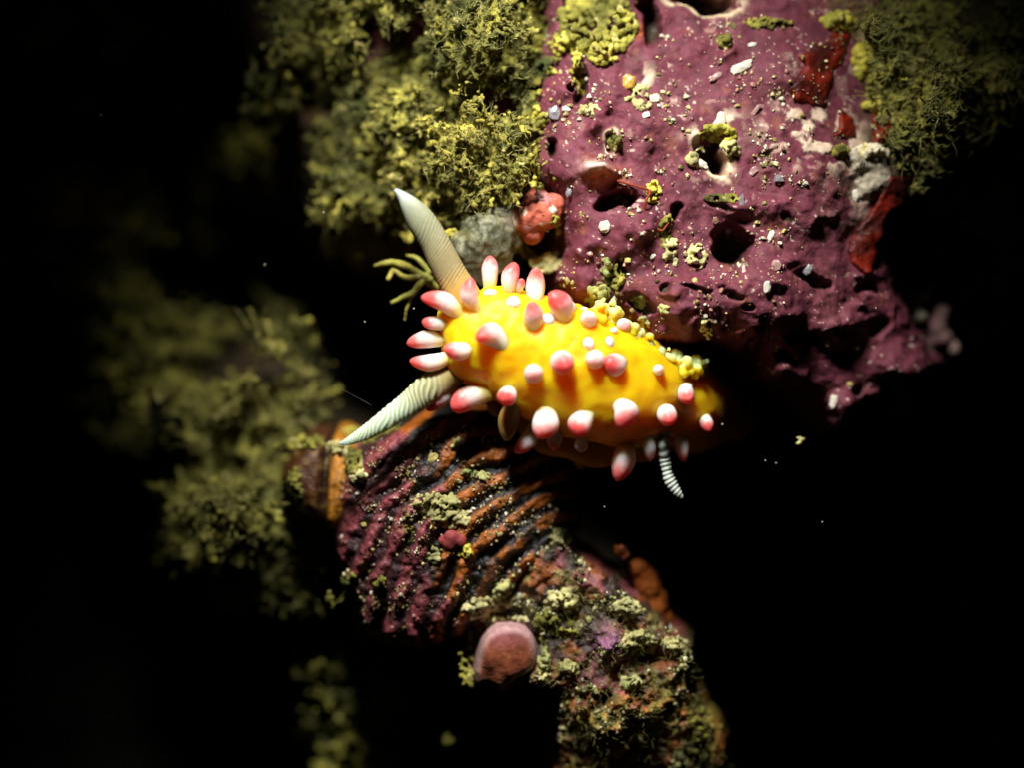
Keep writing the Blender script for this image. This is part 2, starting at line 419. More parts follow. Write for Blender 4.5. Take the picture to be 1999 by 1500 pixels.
# ------------------------------------------------------------------ sponge covered stone at the bottom
STONE = [(985,1150),(1040,1060),(1085,1040),(1130,1090),(1200,1130),(1250,1180),(1300,1215),(1352,1262),(1350,1320),(1385,1400),(1420,1480),(1450,1640),(1060,1640),(1075,1540),(1098,1440),(1085,1350),(1030,1345),(950,1345),(895,1300),(900,1240),(940,1190)]
pores = rb.uniform(0, 1, (260, 2)) * np.array([420, 330]) + np.array([1060, 1310]); prad = rb.uniform(3, 7.5, 260)
def stone_fn(px, py, sd, q):
    y = 0.5 + ((px - 1200) / 260) ** 2 * .6 - .28 * fbm(q * 1.6, 4, 41) - .18 * fbm(q * 5, 4, 42) + .9 * sm(1300, 1600, py) - .3 * np.exp(-(((px - 1180) / 120) ** 2 + ((py - 1400) / 90) ** 2))
    c = np.tile([0.03, 0.018, 0.012], (len(px), 1))
    c = mixc(c, sm(-.2, .2, fbm(q * 2.6, 4, 43)) * .85, (0.24, 0.065, 0.014))
    c = mixc(c, sm(.15, .4, fbm(q * 2.1, 3, 49)) * .8, (0.22, 0.06, 0.07))
    c = mixc(c, sm(.05, .4, fbm(q * 3.3, 4, 44)) * .7, (0.20, 0.17, 0.05))
    sp = sm(-.25, .2, fbm(q * 1.9, 3, 45) + .4 * sm(1300, 1420, py) - .15) * sm(1290, 1345, py)
    sc = np.tile([0.55, 0.18, 0.035], (len(px), 1)); sc = mixc(sc, sm(-.2, .4, fbm(q * 4, 3, 46)), (0.30, 0.24, 0.05)); sc = mixc(sc, sm(.2, .5, fbm(q * 3, 3, 47)), (0.42, 0.10, 0.10))
    c = c * (1 - sp[:, None]) + sc * sp[:, None]
    for (a, b), r_ in zip(pores, prad):
        m = (np.abs(px - a) < r_ * 2.5) & (np.abs(py - b) < r_ * 2.5)
        if m.any():
            g = np.exp(-(((px[m] - a) / r_) ** 2 + ((py[m] - b) / r_) ** 2) ** 1.5); y[m] += .16 * g; c[m] = mixc(c[m], g * .9, (0.03, 0.012, 0.015))
    mg = np.exp(-(((px - 1190) / 26) ** 2 + ((py - 1255) / 34) ** 2)); y -= .25 * mg; c = mixc(c, mg * 1.3, (0.32, 0.12, 0.22))
    hl = np.exp(-(((px - 1265) / 30) ** 2 + ((py - 1280) / 20) ** 2)); y += .7 * hl
    return y, c
stone = relief('sponge_stone', 860, 1470, 1010, 1640, 2.5, .9, stone_fn, STONE, edge=.38, rough=12, seed=15, push=lambda v: .04 * fbm(v * 7, 4, 53), key='stone', mat=M['shell'])
tag(stone, 'lower stone crusted with porous orange sponge and yellow green growth', 'rock')

# ------------------------------------------------------------------ algae
def algae_col(a=(0.13, 0.12, 0.022), b=(0.32, 0.29, 0.05), g=(0.05, 0.056, 0.014), seed=1):
    
    def f(co):
        c = np.tile(a, (len(co), 1)); c = mixc(c, sm(-.2, .5, fbm(co * 2.2, 3, seed)), b); c = mixc(c, sm(.0, .5, fbm(co * 1.2 + 9, 3, seed + 5)), g)
        c = mixc(c, sm(.42, .6, fbm(co * 7, 2, seed + 8)) * .7, (0.5, 0.42, 0.17)); return c * (1 + .5 * fbm(co * .8, 2, seed + 11))[:, None]
    return f

def sprouts(bases, dirs, n_seg, r0, step, knob, rg, branch=.35):
    cs, rs = [], []
    for b, d in zip(bases, dirs):
        stack = [(np.array(b, float), np.array(d, float), n_seg, r0 * math.exp(rg.normal(-.05, .33)))]
        while stack:
            p, d, k, r = stack.pop()
            while k > 0:
                cs.append(p.copy()); rs.append(r * rg.uniform(.75, 1.15))
                d = d + rg.normal(0, .45, 3); d /= np.linalg.norm(d)
                p = p + d * step * rg.uniform(.7, 1.2); k -= 1; r *= .95
                if rg.random() < branch and k > 1: stack.append((p.copy(), d + rg.normal(0, .9, 3), k - 1, r * .9))
            cs.append(p.copy()); rs.append(r * knob)
    return cs, rs

def turf(name, poly, n, label, keys=('wall',), seg=4, r0=.07, step=.11, knob=1.35, seed=1, voxel=.035, clump=.0, dens=1.0, col=None, lift=.0, up=.35, bulge=1.0, key=None):
    rg = np.random.default_rng(seed)
    xs = [p[0] for p in poly]; ys = [p[1] for p in poly]; bases, dirs = [], []
    tries = 0
    while len(bases) < n and tries < 40:
        tries += 1
        a = rg.uniform(min(xs), max(xs), 600); b = rg.uniform(min(ys), max(ys), 600)
        s = poly_sd(a, b, poly) + 22 * fbm(np.stack([a / 40, b / 40, a * 0 + seed], 1), 3, seed)
        nz = fbm(np.stack([a / 75, b / 75, a * 0 + seed * 3.1], 1), 3, seed + 2)
        for x, y, ss, nn in zip(a, b, s, nz):
            if ss < 0 or nn < clump or len(bases) >= n: continue
            h = hit(x, y, keys)
            if not h: continue
            nd = np.array(h[1]) + np.array([rg.normal(0, .3), -.35, up + rg.normal(0, .3)]); nd /= np.linalg.norm(nd)
            hl = float(fbm(np.array([[x / 60, y / 60, seed]]), 2, seed + 9)[0])
            bases.append(np.array(h[0]) + nd * (lift * rg.random()) + np.array([0, -1, .2]) * max(0, hl) * 1.3 * bulge); dirs.append(nd)
    cs, rs = sprouts(bases, dirs, seg, r0, step, knob, rg)
    o = blob(name, cs, rs, M['algae'], col or algae_col(seed=seed), voxel=voxel, noise=.03, nscale=9, smooth=1, squash=.3, seed=seed, key=key)
    return tag(o, label, 'algae', kind='stuff')

turf('algae_turf', [(560,-60),(1070,-60),(1045,120),(1030,330),(1010,400),(930,470),(850,440),(800,470),(700,480),(640,480),(660,330),(640,230),(560,230),(520,150),(545,60)],
     2500, 'olive yellow knobbly algae turf filling the reef above the slug\'s upright feeler', seg=7, r0=.05, step=.09, seed=2, clump=-.26, lift=.3, voxel=.03, bulge=1.5, key='turf_a')
turf('algae_turf', [(800,300),(1030,280),(1060,400),(1000,470),(960,420),(880,440),(810,400)], 480, 'bright yellow green knobbly algae beside the edge of the pink rock',
     seg=6, r0=.048, step=.085, seed=3, clump=-.2, lift=.9, voxel=.026, key='turf_b', col=algae_col((0.24,0.21,0.04),(0.42,0.36,0.06),(0.14,0.15,0.03), 4))
turf('algae_turf', [(230,850),(250,720),(330,640),(470,690),(520,630),(560,650),(600,800),(560,860),(640,930),(640,1080),(560,1190),(440,1120),(330,1020),(400,960),(470,880),(330,860)],
     1400, 'dim olive algae mat hanging beside the shell\'s spire', seg=7, r0=.07, step=.12, seed=4, clump=-.09, voxel=.04, lift=.5, bulge=1.6, key='turf_c')
turf('algae_turf', [(130,380),(260,370),(300,450),(240,560),(300,620),(230,680),(160,560),(110,450)], 320, 'faint dark algae clumps deep in the shadow near the frame edge', seg=5, r0=.10, step=.16, seed=5, clump=-.05, voxel=.05)
turf('algae_turf', [(590,1260),(680,1250),(740,1340),(760,1560),(640,1560),(660,1400)], 260, 'dim olive algae strip below the ribbed shell', seg=7, r0=.065, step=.11, seed=6, clump=-.25, voxel=.036, lift=.3, key='turf_d')
turf('algae_turf', [(1560,20),(1660,60),(1760,30),(1900,60),(2060,60),(2060,300),(1960,240),(1870,260),(1840,380),(1790,420),(1770,330),(1700,200),(1720,120),(1600,50)],
     1150, 'shaggy olive algae over the far shoulder of the pink rock', keys=('wall', 'rock'), seg=7, r0=.045, step=.09, knob=1.0, seed=7, clump=-.2, voxel=.03, lift=.2, key='turf_e')
turf('algae_turf', [(1780,400),(1960,360),(1980,560),(1900,700),(1850,600)], 180, 'barely lit algae wisps in the dark beyond the pink rock', keys=('wall',), seg=5, r0=.07, step=.13, seed=8, clump=.05, voxel=.045)
turf('algae_turf', [(370,430),(420,290),(540,280),(560,420),(480,400),(400,440)], 110, 'thin dim algae strands in the dark beyond the turf', seg=7, r0=.06, step=.15, seed=9, clump=.0, voxel=.045)

def joined(cs, rs):
    cs = [np.array(c, float) for c in cs]; C2, R2 = [cs[0]], [rs[0]]
    for c, r_ in zip(cs[1:], rs[1:]):
        A = np.array(C2); d = np.linalg.norm(A - c, axis=1); k = int(np.argmin(d)); L = d[k]; r2 = min(r_, R2[k]) * .7
        if L > .8 * (r_ + R2[k]) * .8:
            for u in np.linspace(0, 1, int(L / (r2 * .8)) + 2)[1:-1]: C2.append(C2[k] * (1 - u) + c * u); R2.append(r2)
        C2.append(c); R2.append(r_)
    return C2, R2

def tuft(px, py, rx, ry, n, label, keys=('rock', 'shell', 'stone', 'spire', 'wall'), r0=.045, out=.25, seed=1, cat='algae', name='algae_tuft', col=None, voxel=.022, drop=0, y=None):
    rg = np.random.default_rng(seed * 31 + 5); cs, rs = [], []
    for _ in range(n):
        a = rg.uniform(0, 2 * math.pi); q = math.sqrt(rg.random()); x = px + math.cos(a) * q * rx; yy = py + math.sin(a) * q * ry
        h = hit(x, yy, keys) if y is None else None
        p = np.array(h[0]) if h else np.array(P(x, yy, y if y is not None else .5))
        if y is None: p = p + np.array([0, -1, .25]) * out * (1 - q * q) * rg.random()
        cs.append(p); rs.append(r0 * rg.uniform(.55, 1.35))
    if y is None:
        m = np.median([c[1] for c in cs]); cs = [np.array([c[0], min(max(c[1], m - .35), m + .35), c[2]]) for c in cs]
    cs, rs = joined(cs, rs)
    o = blob(name, cs, rs, M['algae'], col or algae_col(seed=seed), voxel=voxel, noise=.022, nscale=12, smooth=1, squash=.25, seed=seed)
    return tag(o, label, cat)

PAL = algae_col((0.46,0.42,0.17),(0.68,0.62,0.30),(0.27,0.30,0.10), 3)
YEL = algae_col((0.42,0.36,0.045),(0.66,0.56,0.10),(0.22,0.22,0.03), 2)
T = tuft
T(1165,50,80,60,260,'big woolly yellow green algae tuft at the top of the pink rock',r0=.075,out=.45,seed=1)
T(1180,105,34,24,70,'pale knobbly algae clump below the big woolly tuft',r0=.05,out=.3,seed=2,col=YEL)
T(1095,85,24,22,55,'yellow algae clump at the upper corner of the pink rock',r0=.05,seed=3,col=YEL)
T(1125,125,14,38,50,'beaded algae strand hanging over a dark slot in the pink rock',r0=.04,seed=4,col=YEL)
T(1133,168,11,22,30,'green algae bead hanging in the dark slot of the pink rock',r0=.055,seed=5,col=YEL)
T(1065,140,22,9,26,'little yellow algae finger on the mauve knob',r0=.04,seed=6,col=YEL)
T(1415,82,14,13,40,'small round green algae ball on the smooth pink face',r0=.05,out=.3,seed=7)
T(1200,278,14,17,36,'dark olive algae plug in a rimmed pit of the rock',r0=.045,seed=8)
T(1400,262,36,20,70,'yellow growth lining the top of the white rimmed hole',r0=.05,out=.3,seed=9,col=YEL)
T(1425,292,16,18,36,'pale green lump inside the white rimmed hole',r0=.05,seed=10,col=PAL)
T(1355,312,16,14,30,'creamy crumb beside the white rimmed hole',r0=.05,out=.2,seed=11,col=PAL)
T(1185,530,9,30,40,'upright fuzzy green sprig standing on the rock above the slug\'s gills',r0=.05,out=.3,seed=12,col=algae_col((0.26,0.28,0.10),(0.4,0.42,0.14),(0.16,0.18,0.06),3))
T(1168,580,22,26,60,'green algae tuft at the root of the upright sprig',r0=.06,out=.3,seed=13,col=algae_col((0.26,0.28,0.08),(0.42,0.42,0.12),(0.16,0.18,0.06),3))
T(1205,545,14,28,32,'brown green algae tatter beside the upright sprig',r0=.045,out=.2,seed=14)
T(1360,500,18,26,44,'grey green algae tuft at the lip of the large dark hollow',r0=.05,out=.25,seed=15,col=PAL)
T(1245,588,15,14,30,'pale green crumb in the recess above the gills',r0=.045,out=.2,seed=16,col=PAL)
T(1255,640,13,22,34,'cream green sprig where the rock meets the slug\'s gills',r0=.045,out=.25,seed=17,col=PAL)
T(1378,642,12,20,26,'olive sprig near the lower edge of the pink rock',r0=.042,out=.2,seed=18,col=PAL)
T(1275,375,14,28,44,'yellow crumbly growth along the crack in the middle of the rock',r0=.04,out=.2,seed=19,col=YEL)
T(1300,450,12,40,50,'brown yellow crumbs running down the crack',r0=.035,out=.15,seed=20)
T(1410,388,40,9,50,'yellow fringe along the upper lip of the large dark hollow',r0=.035,out=.15,seed=21)
T(1065,512,30,20,70,'crumbly pale algae clump between the slug and the pink rock',y=.9,r0=.05,seed=22,col=PAL)
T(950,400,24,16,46,'bright yellow algae knobs on top of the grey sea squirt',y=.55,r0=.055,seed=23,col=YEL)
T(993,385,22,18,40,'bright yellow algae knobs beside the pink knob',y=.5,r0=.05,seed=24,col=YEL)
T(900,458,34,11,50,'yellow crust on the near shoulder of the sea squirt',y=.55,r0=.045,seed=25,col=YEL)
T(1640,42,34,16,90,'yellow cream crust beside the red sponge',r0=.06,out=.3,seed=26,col=YEL)
T(1698,118,34,40,130,'pale yellow lumps right beside the red sponge',r0=.07,out=.35,seed=27,col=YEL)
T(1500,45,50,12,60,'thin yellow fringe along the top of the smooth pink face',r0=.04,out=.15,seed=28)
T(740,848,60,22,120,'yellow crumbly growth below the lower striped feeler',r0=.045,out=.25,seed=29)
T(660,875,22,14,40,'creamy white crumb at the tip of the lower feeler',r0=.045,out=.25,seed=30,col=PAL)
T(600,865,34,14,60,'olive crumbs along the top of the shell\'s spire',r0=.05,out=.2,seed=90)
T(575,960,14,44,60,'olive growth down the far side of the shell\'s spire',r0=.055,out=.2,seed=91)
T(690,905,18,32,60,'olive growth between the shell and its spire',r0=.05,out=.2,seed=31)
T(700,930,16,13,30,'grey olive tuft on the shell\'s shoulder',r0=.05,out=.2,seed=32,col=PAL)
T(850,985,50,24,120,'pale green fuzzy patch across the shell ribs',r0=.04,out=.2,seed=33,col=PAL)
T(880,1015,40,20,90,'lower pale tuft of the fuzzy patch on the shell',r0=.04,out=.2,seed=34,col=PAL)
T(798,1030,9,34,32,'small green crumbs down a black furrow of the shell',r0=.035,seed=35)
T(848,1085,13,18,26,'pale green bead on the dark side of the shell',r0=.045,seed=36,col=PAL)
T(908,1078,15,13,26,'yellow bead on the maroon lobe',r0=.045,seed=37,col=YEL)
T(910,925,10,8,16,'tiny pale crumb on the shell rib',r0=.035,seed=38,col=PAL)
T(935,930,22,12,26,'grey green lichen like crumb on the upper shell',r0=.035,seed=39,col=PAL)
T(890,865,16,9,22,'pale crumb in a furrow below the slug\'s head',r0=.035,seed=40,col=PAL)
T(680,1140,18,20,40,'olive tuft low on the pink crusted shell edge',r0=.045,seed=41)
T(745,1140,12,14,26,'yellow crumb low on the pink crust',r0=.04,seed=42)
T(700,1240,36,10,46,'green fringe along the shell\'s lower rim',r0=.035,seed=43)
T(945,1190,40,24,110,'bright crumbly grain cluster above the pink disc',r0=.045,out=.2,seed=44,col=PAL)
T(985,1160,24,26,80,'cream and green crumbs topping the cluster over the pink disc',r0=.045,out=.2,seed=45,col=PAL)
T(1095,1050,18,20,60,'upright pale green tuft on the crest of the lower stone',r0=.045,out=.3,seed=46,col=PAL)
T(1095,1175,32,24,100,'knobbly yellow green mound on the lower stone',r0=.05,out=.3,seed=47,col=PAL)
T(1080,1215,40,20,90,'olive green slope below the knobbly mound',r0=.045,out=.2,seed=48)
T(1225,1190,28,20,80,'rounded yellow algae head on the stone\'s upper edge',r0=.045,out=.35,seed=49,col=PAL)
T(1245,1255,38,24,120,'pale branching algae head over the small cave',r0=.04,out=.4,seed=50,col=PAL)
T(1318,1258,24,14,60,'fine branching algae sticking out over the black water',keys=('stone',),r0=.035,out=.2,seed=51,col=PAL)
T(1335,1310,16,12,26,'small algae spray lower on the stone\'s outer edge',r0=.03,seed=52,col=PAL)
T(1062,1300,14,40,60,'green crumbs tucked against the disc\'s far rim',keys=('stone',),r0=.04,out=.2,seed=110,col=PAL)
T(990,1212,44,9,60,'pale green fringe just above the disc\'s top rim',keys=('stone','shell'),r0=.04,out=.25,seed=111,col=PAL)
T(1110,1305,18,15,36,'pale crumb pile beside the pink disc',r0=.045,seed=53,col=PAL)
T(1230,1335,24,14,50,'green cushion among the orange sponge',r0=.045,seed=54,col=PAL)
T(1110,1235,26,8,30,'little dark green ledge of algae',r0=.035,seed=55)
T(912,1300,16,50,80,'green moss strip beside the pink disc',keys=('stone',),r0=.04,seed=56)
T(1370,1440,34,60,120,'shaggy dim algae down the stone\'s outer slope',r0=.035,out=.2,seed=57)
T(1110,965,10,26,26,'small drooping algae sprig in the dark below the slug',y=1.6,r0=.045,seed=58)
T(875,1445,10,10,18,'lone crumb in the black below the shell',y=2.2,r0=.045,seed=59)
T(1560,860,9,7,10,'lone green crumb in the black below the pink rock',y=.6,r0=.03,seed=60,col=PAL)
for k, (x, y_, a, b) in enumerate(((1640,296,14,9),(1712,208,26,12),(1760,205,30,24),(1845,270,40,30),(1880,190,40,30),(1950,130,40,30),(1800,110,40,30))):
    T(x, y_, a, b, 70, ['olive lump under the middle red sponge lobe','creamy lump above the lower red lobe','olive lump beyond the lower red lobe','green blurred clump over the black hollow','blurred olive clump on the rock shoulder','outermost olive clump on the rock shoulder','upper olive clump on the rock shoulder'][k], r0=.06, out=.3, seed=70 + k, col=YEL if k == 1 else None)

turf('algae_turf', [(170,90),(260,50),(290,20),(360,40),(365,110),(330,135),(240,110)], 60, 'very faint algae clump alone in the black upper corner', seg=5, r0=.08, step=.13, seed=12, clump=-.3, voxel=.05, lift=6)
# branching sprig beside the upright feeler
def tubes(name, paths, mat, colfn, voxel=.02, noise=.012, parent=None):
    cs, rs = [], []
    for p in paths:
        q = cr([list(P(a, b, c)) + [r / 100] for a, b, c, r in p], 10 * len(p)); cs += list(q[:, :3]); rs += list(q[:, 3])
    return blob(name, cs, rs, mat, colfn, voxel=voxel, noise=noise, nscale=10, smooth=1, squash=.1, parent=parent)
sp = tubes('branched_alga', [[(840,545,.9,7),(812,530,.8,7),(790,518,.7,8),(762,512,.8,7),(733,518,.9,4)],[(815,540,.8,7),(790,540,.8,7),(770,528,.8,6),(758,544,.8,5)],
  [(825,545,.9,8),(808,570,.8,7),(790,578,.8,6),(766,590,.8,4)],[(838,530,.9,6),(815,505,1,5),(795,498,1,3)],[(812,560,.9,5),(795,600,.9,3),(790,625,1,2)],[(850,560,1.2,9),(828,545,.9,8)]],
  M['algae'], algae_col((0.26,0.25,0.05),(0.40,0.34,0.06),(0.16,0.17,0.03),6))
tag(sp, 'forked olive green sprig of alga sticking out behind the upright feeler', 'algae')
dk = tubes('branched_alga', [[(310,860,3,5),(305,820,3,9),(300,790,3,8),(290,765,3,4)],[(300,800,3,8),(325,785,3,7),(340,775,3,4)],[(305,825,3,8),(345,820,3,9),(360,835,3,5)],[(305,810,3,6),(285,815,3,4)]],
  M['wall'], lambda co: np.tile([0.006, 0.006, 0.004], (len(co), 1)), voxel=.03)  # near-black colour stands in for an unlit silhouette
tag(dk, 'black silhouetted alga in front of the dim algae mat', 'algae')

# ------------------------------------------------------------------ sea squirt with its pink knob, sponges, limpet
q = []
for (a, b, c, r_) in ((905,505,.75,34),(925,490,.7,44),(950,468,.7,48),(975,448,.75,42),(1000,432,.8,32),(915,525,.8,26),(935,520,.75,30),(965,490,.75,36),(990,468,.8,30),(948,540,.8,16)):
    q.append((P(a, b, c - .1), r_ * 1.18 / 100))
sq = blob('sea_squirt', [x[0] for x in q], [x[1] for x in q], M['jelly'], lambda co: mixc(np.tile([0.15, 0.15, 0.085], (len(co), 1)), sm(-.1, .5, fbm(co * 5, 4, 3)), (0.30, 0.30, 0.19)), voxel=.03, noise=.07, nscale=5, smooth=6)
tag(sq, 'cloudy grey translucent sea squirt lying behind the slug\'s head papillae', 'sea squirt')
kn = blob('coralline_alga', [P(1035,425,.55), P(1060,415,.5), P(1010,430,.6), P(1045,400,.55), P(1080,400,.6), P(1040,445,.6)], [.40,.40,.30,.32,.26,.28], M['rock'],
  lambda co: mixc(mixc(np.tile([0.42, 0.10, 0.06], (len(co), 1)), sm(-.1, .5, fbm(co * 3, 3, 8)), (0.42, 0.18, 0.17)), np.exp(-(((co[:, 0] - P(998,430).x) / .12) ** 2 + ((co[:, 2] - P(998,430).z) / .16) ** 2)) * 1.3 + .8 * sm(.35, .55, fbm(co * 5, 3, 9)), (0.80, 0.62, 0.48)),
  voxel=.02, noise=.09, nscale=2.5, smooth=6)
tag(kn, 'rounded salmon pink coralline knob capping the end of the grey sea squirt', 'coralline alga')
bvh('knob', kn.data)
T(1085,440,14,22,30,'yellow crumbs on the pink knob\'s corner',keys=('knob','rock'),r0=.035,out=.1,seed=61,col=YEL)

def patch(name, spots, mat, colfn, label, cat, flat=.35, keys=('rock', 'wall', 'stone'), noise=.06, nscale=4, voxel=.03, lift=.05):
    cs, rs = [], []
    for a, b, r_ in spots:
        h = hit(a, b, keys); p = Vector(h[0]) if h else P(a, b, 1)
        cs.append(p); rs.append(r_ / 100)
    m = float(np.median([c[1] for c in cs]))
    V0, F0 = ICO[3]; vs, fs = [], []
    for i, (c, r_) in enumerate(zip(cs, rs)):
        cy = min(max(c[1], m - .3), m + .3)
        vs.append(V0 * np.array([r_, r_ * flat, r_]) + np.array([c[0], cy - lift, c[2]])); fs.append(F0 + i * len(V0))
    me = remeshed(name, np.vstack(vs), np.vstack(fs), voxel, 2); co = vco(me)
    co = co + vno(me) * (fbm(co * nscale, 4, 7) * noise)[:, None]; put_co(me, co); set_col(me, colfn(co))
    return tag(link(name, me, mat), label, cat)
redc = lambda co: mixc(np.tile([0.15, 0.008, 0.0015], (len(co), 1)), sm(-.25, .35, fbm(co * 2.5, 4, 5)), (0.04, 0.003, 0.001))
def crust(name, poly, mat, colfn, label, cat, thick=.11, rough=13, edge=.16, bumpy=.07):
    def fn(px, py, sd, q):
        y, _ = rock_fn(px, py, sd, q)
        return y - thick - bumpy * fbm(q * 3, 3, 88), colfn(q)
    xs = [p[0] for p in poly]; ys = [p[1] for p in poly]
    o = relief(name, min(xs) - 20, max(xs) + 20, min(ys) - 20, max(ys) + 20, 2, .5, fn, poly, edge=edge, rough=rough, skirt=7, mat=mat, base=rock_base, key='red%d' % len(BV))
    return tag(o, label, cat)
crust('red_sponge', [(1580,72),(1600,82),(1625,54),(1672,56),(1668,85),(1645,105),(1635,125),(1625,140),(1628,165),(1620,195),(1622,215),(1600,212),(1575,205),(1545,207),(1538,180),(1545,150),(1560,128),(1552,112),(1575,95)], M['sponge'], redc, 'glossy deep red sponge sheet on the smooth face of the pink rock', 'sponge')
crust('red_sponge', [(1625,205),(1650,205),(1680,220),(1690,262),(1680,282),(1650,280),(1612,272),(1625,245),(1630,220)], M['sponge'], redc, 'middle red brown sponge lobe below the big red sheet', 'sponge')
crust('red_sponge', [(1695,225),(1705,215),(1722,225),(1722,240),(1745,215),(1775,212),(1780,235),(1755,260),(1725,285),(1700,290),(1690,260)], M['sponge'], redc, 'farthest small red sponge lobe with two points', 'sponge', thick=.2)
crust('red_sponge', [(1735,340),(1770,350),(1760,400),(1730,440),(1715,500),(1690,530),(1665,510),(1660,470),(1690,430),(1710,390)], M['sponge'], redc, 'dim dark red sponge hanging in the shadow of the rock', 'sponge', thick=.15)
crust('pale_crust', [(1640,285),(1680,292),(1720,280),(1735,300),(1745,340),(1730,375),(1700,400),(1670,390),(1655,350),(1640,320)], M['pale'], lambda q: mixc(np.tile([0.36, 0.31, 0.22], (len(q), 1)), sm(-.1, .45, fbm(q * 2.5, 3, 6)), (0.28, 0.12, 0.11)), 'blurred whitish crust patch below the red sponges', 'sponge', thick=.16, bumpy=.12, edge=.25)
palec = lambda co: mixc(np.tile([0.62, 0.55, 0.40], (len(co), 1)), sm(-.1, .5, fbm(co * 3, 4, 6)), (0.38, 0.20, 0.17))
def lump(name, spots, y, colfn, label):
    o = blob(name, [P(a, b, y) for a, b, r_ in spots], [r_ / 100 for *_, r_ in spots], M['pale'], colfn, voxel=.035, noise=.10, nscale=3, smooth=5, squash=.4)
    return tag(o, label, 'sponge')
lump('pale_sponge', [(1785,595,26),(1770,574,18),(1803,576,16),(1758,562,12),(1792,618,26),(1812,562,10)], 3.0, lambda co: palec(co) * .6, 'bright pale star shaped sponge in the dark beyond the rock')
lump('pale_sponge', [(1815,638,32),(1835,618,22),(1812,660,28),(1840,660,22),(1795,650,24),(1862,676,12)], 3.2, lambda co: mixc(np.tile([0.22, 0.14, 0.12], (len(co), 1)), sm(-.1, .5, fbm(co * 3, 4, 6)), (0.25, 0.12, 0.12)), 'pinkish grey sponge lump below the bright pale star')
T(1700,300,34,18,90,'cream white crumbly lump between the red lobes and the blurred crust',keys=('rock',),r0=.06,out=.3,seed=95,col=lambda co: mixc(np.tile([0.70, 0.62, 0.44], (len(co), 1)), sm(0, .5, fbm(co * 4, 3, 5)), (0.5, 0.42, 0.16)))
T(1735,232,20,14,50,'cream crumb cradled by the farthest red lobe',keys=('rock',),r0=.05,out=.35,seed=96,col=PAL)
T(1040,250,16,60,90,'yellow knobs creeping over the near edge of the pink rock',keys=('rock',),r0=.05,out=.2,seed=97,col=YEL)
T(1310,490,16,30,40,'bright crumbs at the foot of the crack beside the large hollow',keys=('rock',),r0=.04,out=.15,seed=98,col=PAL)
T(1295,605,12,9,20,'small white green crumb on the lower ledge of rock',keys=('rock',),r0=.035,out=.15,seed=99,col=PAL)
T(1250,190,30,26,60,'cream and grey crumbs above the reddish ring of the rock',keys=('rock',),r0=.035,out=.1,seed=100,col=PAL)
T(1150,215,22,12,40,'cream crumbs around the small reddish ring',keys=('rock',),r0=.035,out=.12,seed=101,col=PAL)
orc = lambda co: mixc(np.tile([0.24, 0.06, 0.006], (len(co), 1)), sm(-.1, .5, fbm(co * 3, 4, 6)), (0.06, 0.013, 0.003))
o = blob('orange_sponge', [P(1248 + 52 * u ** .7, 1108 + 165 * u, 1.45 + .6 * u) for u in np.linspace(0, 1, 16)], [.16 + .14 * math.sin(.4 + 2.2 * u) for u in np.linspace(0, 1, 16)], M['pale'], orc, voxel=.035, noise=.05, nscale=3, smooth=8)
tag(o, 'dim orange sponge finger behind the lower stone', 'sponge')
o = blob('orange_sponge', [P(1212,1076,1.1), P(1220,1086,1.1), P(1205,1070,1.2)], [.12,.10,.09], M['sponge'], orc, voxel=.03, noise=.05, nscale=5)
tag(o, 'tiny orange sponge knob above the orange finger', 'sponge')

# pink limpet like disc
def disc_fn(px, py, sd, q):
    y = .2 + ((px - 990) / 70) ** 2 * .3 + ((py - 1270) / 80) ** 2 * .30 - .05 * fbm(q * 2.5, 3, 63) - .022 * np.sin((px - .25 * py) / 5) * sm(1250, 1320, py)
    c = np.tile([0.30, 0.085, 0.036], (len(px), 1)); c = mixc(c, sm(1275, 1235, py + 10 * fbm(q * 5, 3, 64)), (0.28, 0.085, 0.085)); c = mixc(c, sm(.0, .5, fbm(q * np.array([5, 2, 1]), 4, 65)), (0.24, 0.06, 0.028))
    c = mixc(c, sm(16, 3, sd) * .6, (0.6, 0.4, 0.38)); c = mixc(c, sm(1310, 1350, py) * .5, (0.2, 0.08, 0.05))
    return y, c
lim = relief('limpet', 900, 1070, 1200, 1380, 1.5, .4, disc_fn, [(943,1248),(952,1236),(966,1228),(980,1224),(995,1222),(1010,1224),(1025,1230),(1038,1240),(1045,1254),(1048,1270),(1047,1290),(1040,1308),(1022,1318),(1005,1326),(990,1340),(976,1356),(964,1346),(950,1340),(936,1346),(926,1338),(925,1315),(930,1290),(936,1265)], edge=.14, rough=2.5, skirt=9, seed=66, key='disc', mat=M['rock'])
tag(lim, 'salmon pink ridged limpet shell on the lower stone', 'limpet')
# maroon lobe on shell
patch('coralline_lobe', [(865,1055,12),(882,1050,16),(900,1056,12),(878,1060,14)], M['rock'], lambda co: np.tile([0.28, 0.05, 0.05], (len(co), 1)), 'small maroon coralline lobe on the dark side of the shell', 'coralline alga', keys=('shell',), flat=.6, noise=.04)

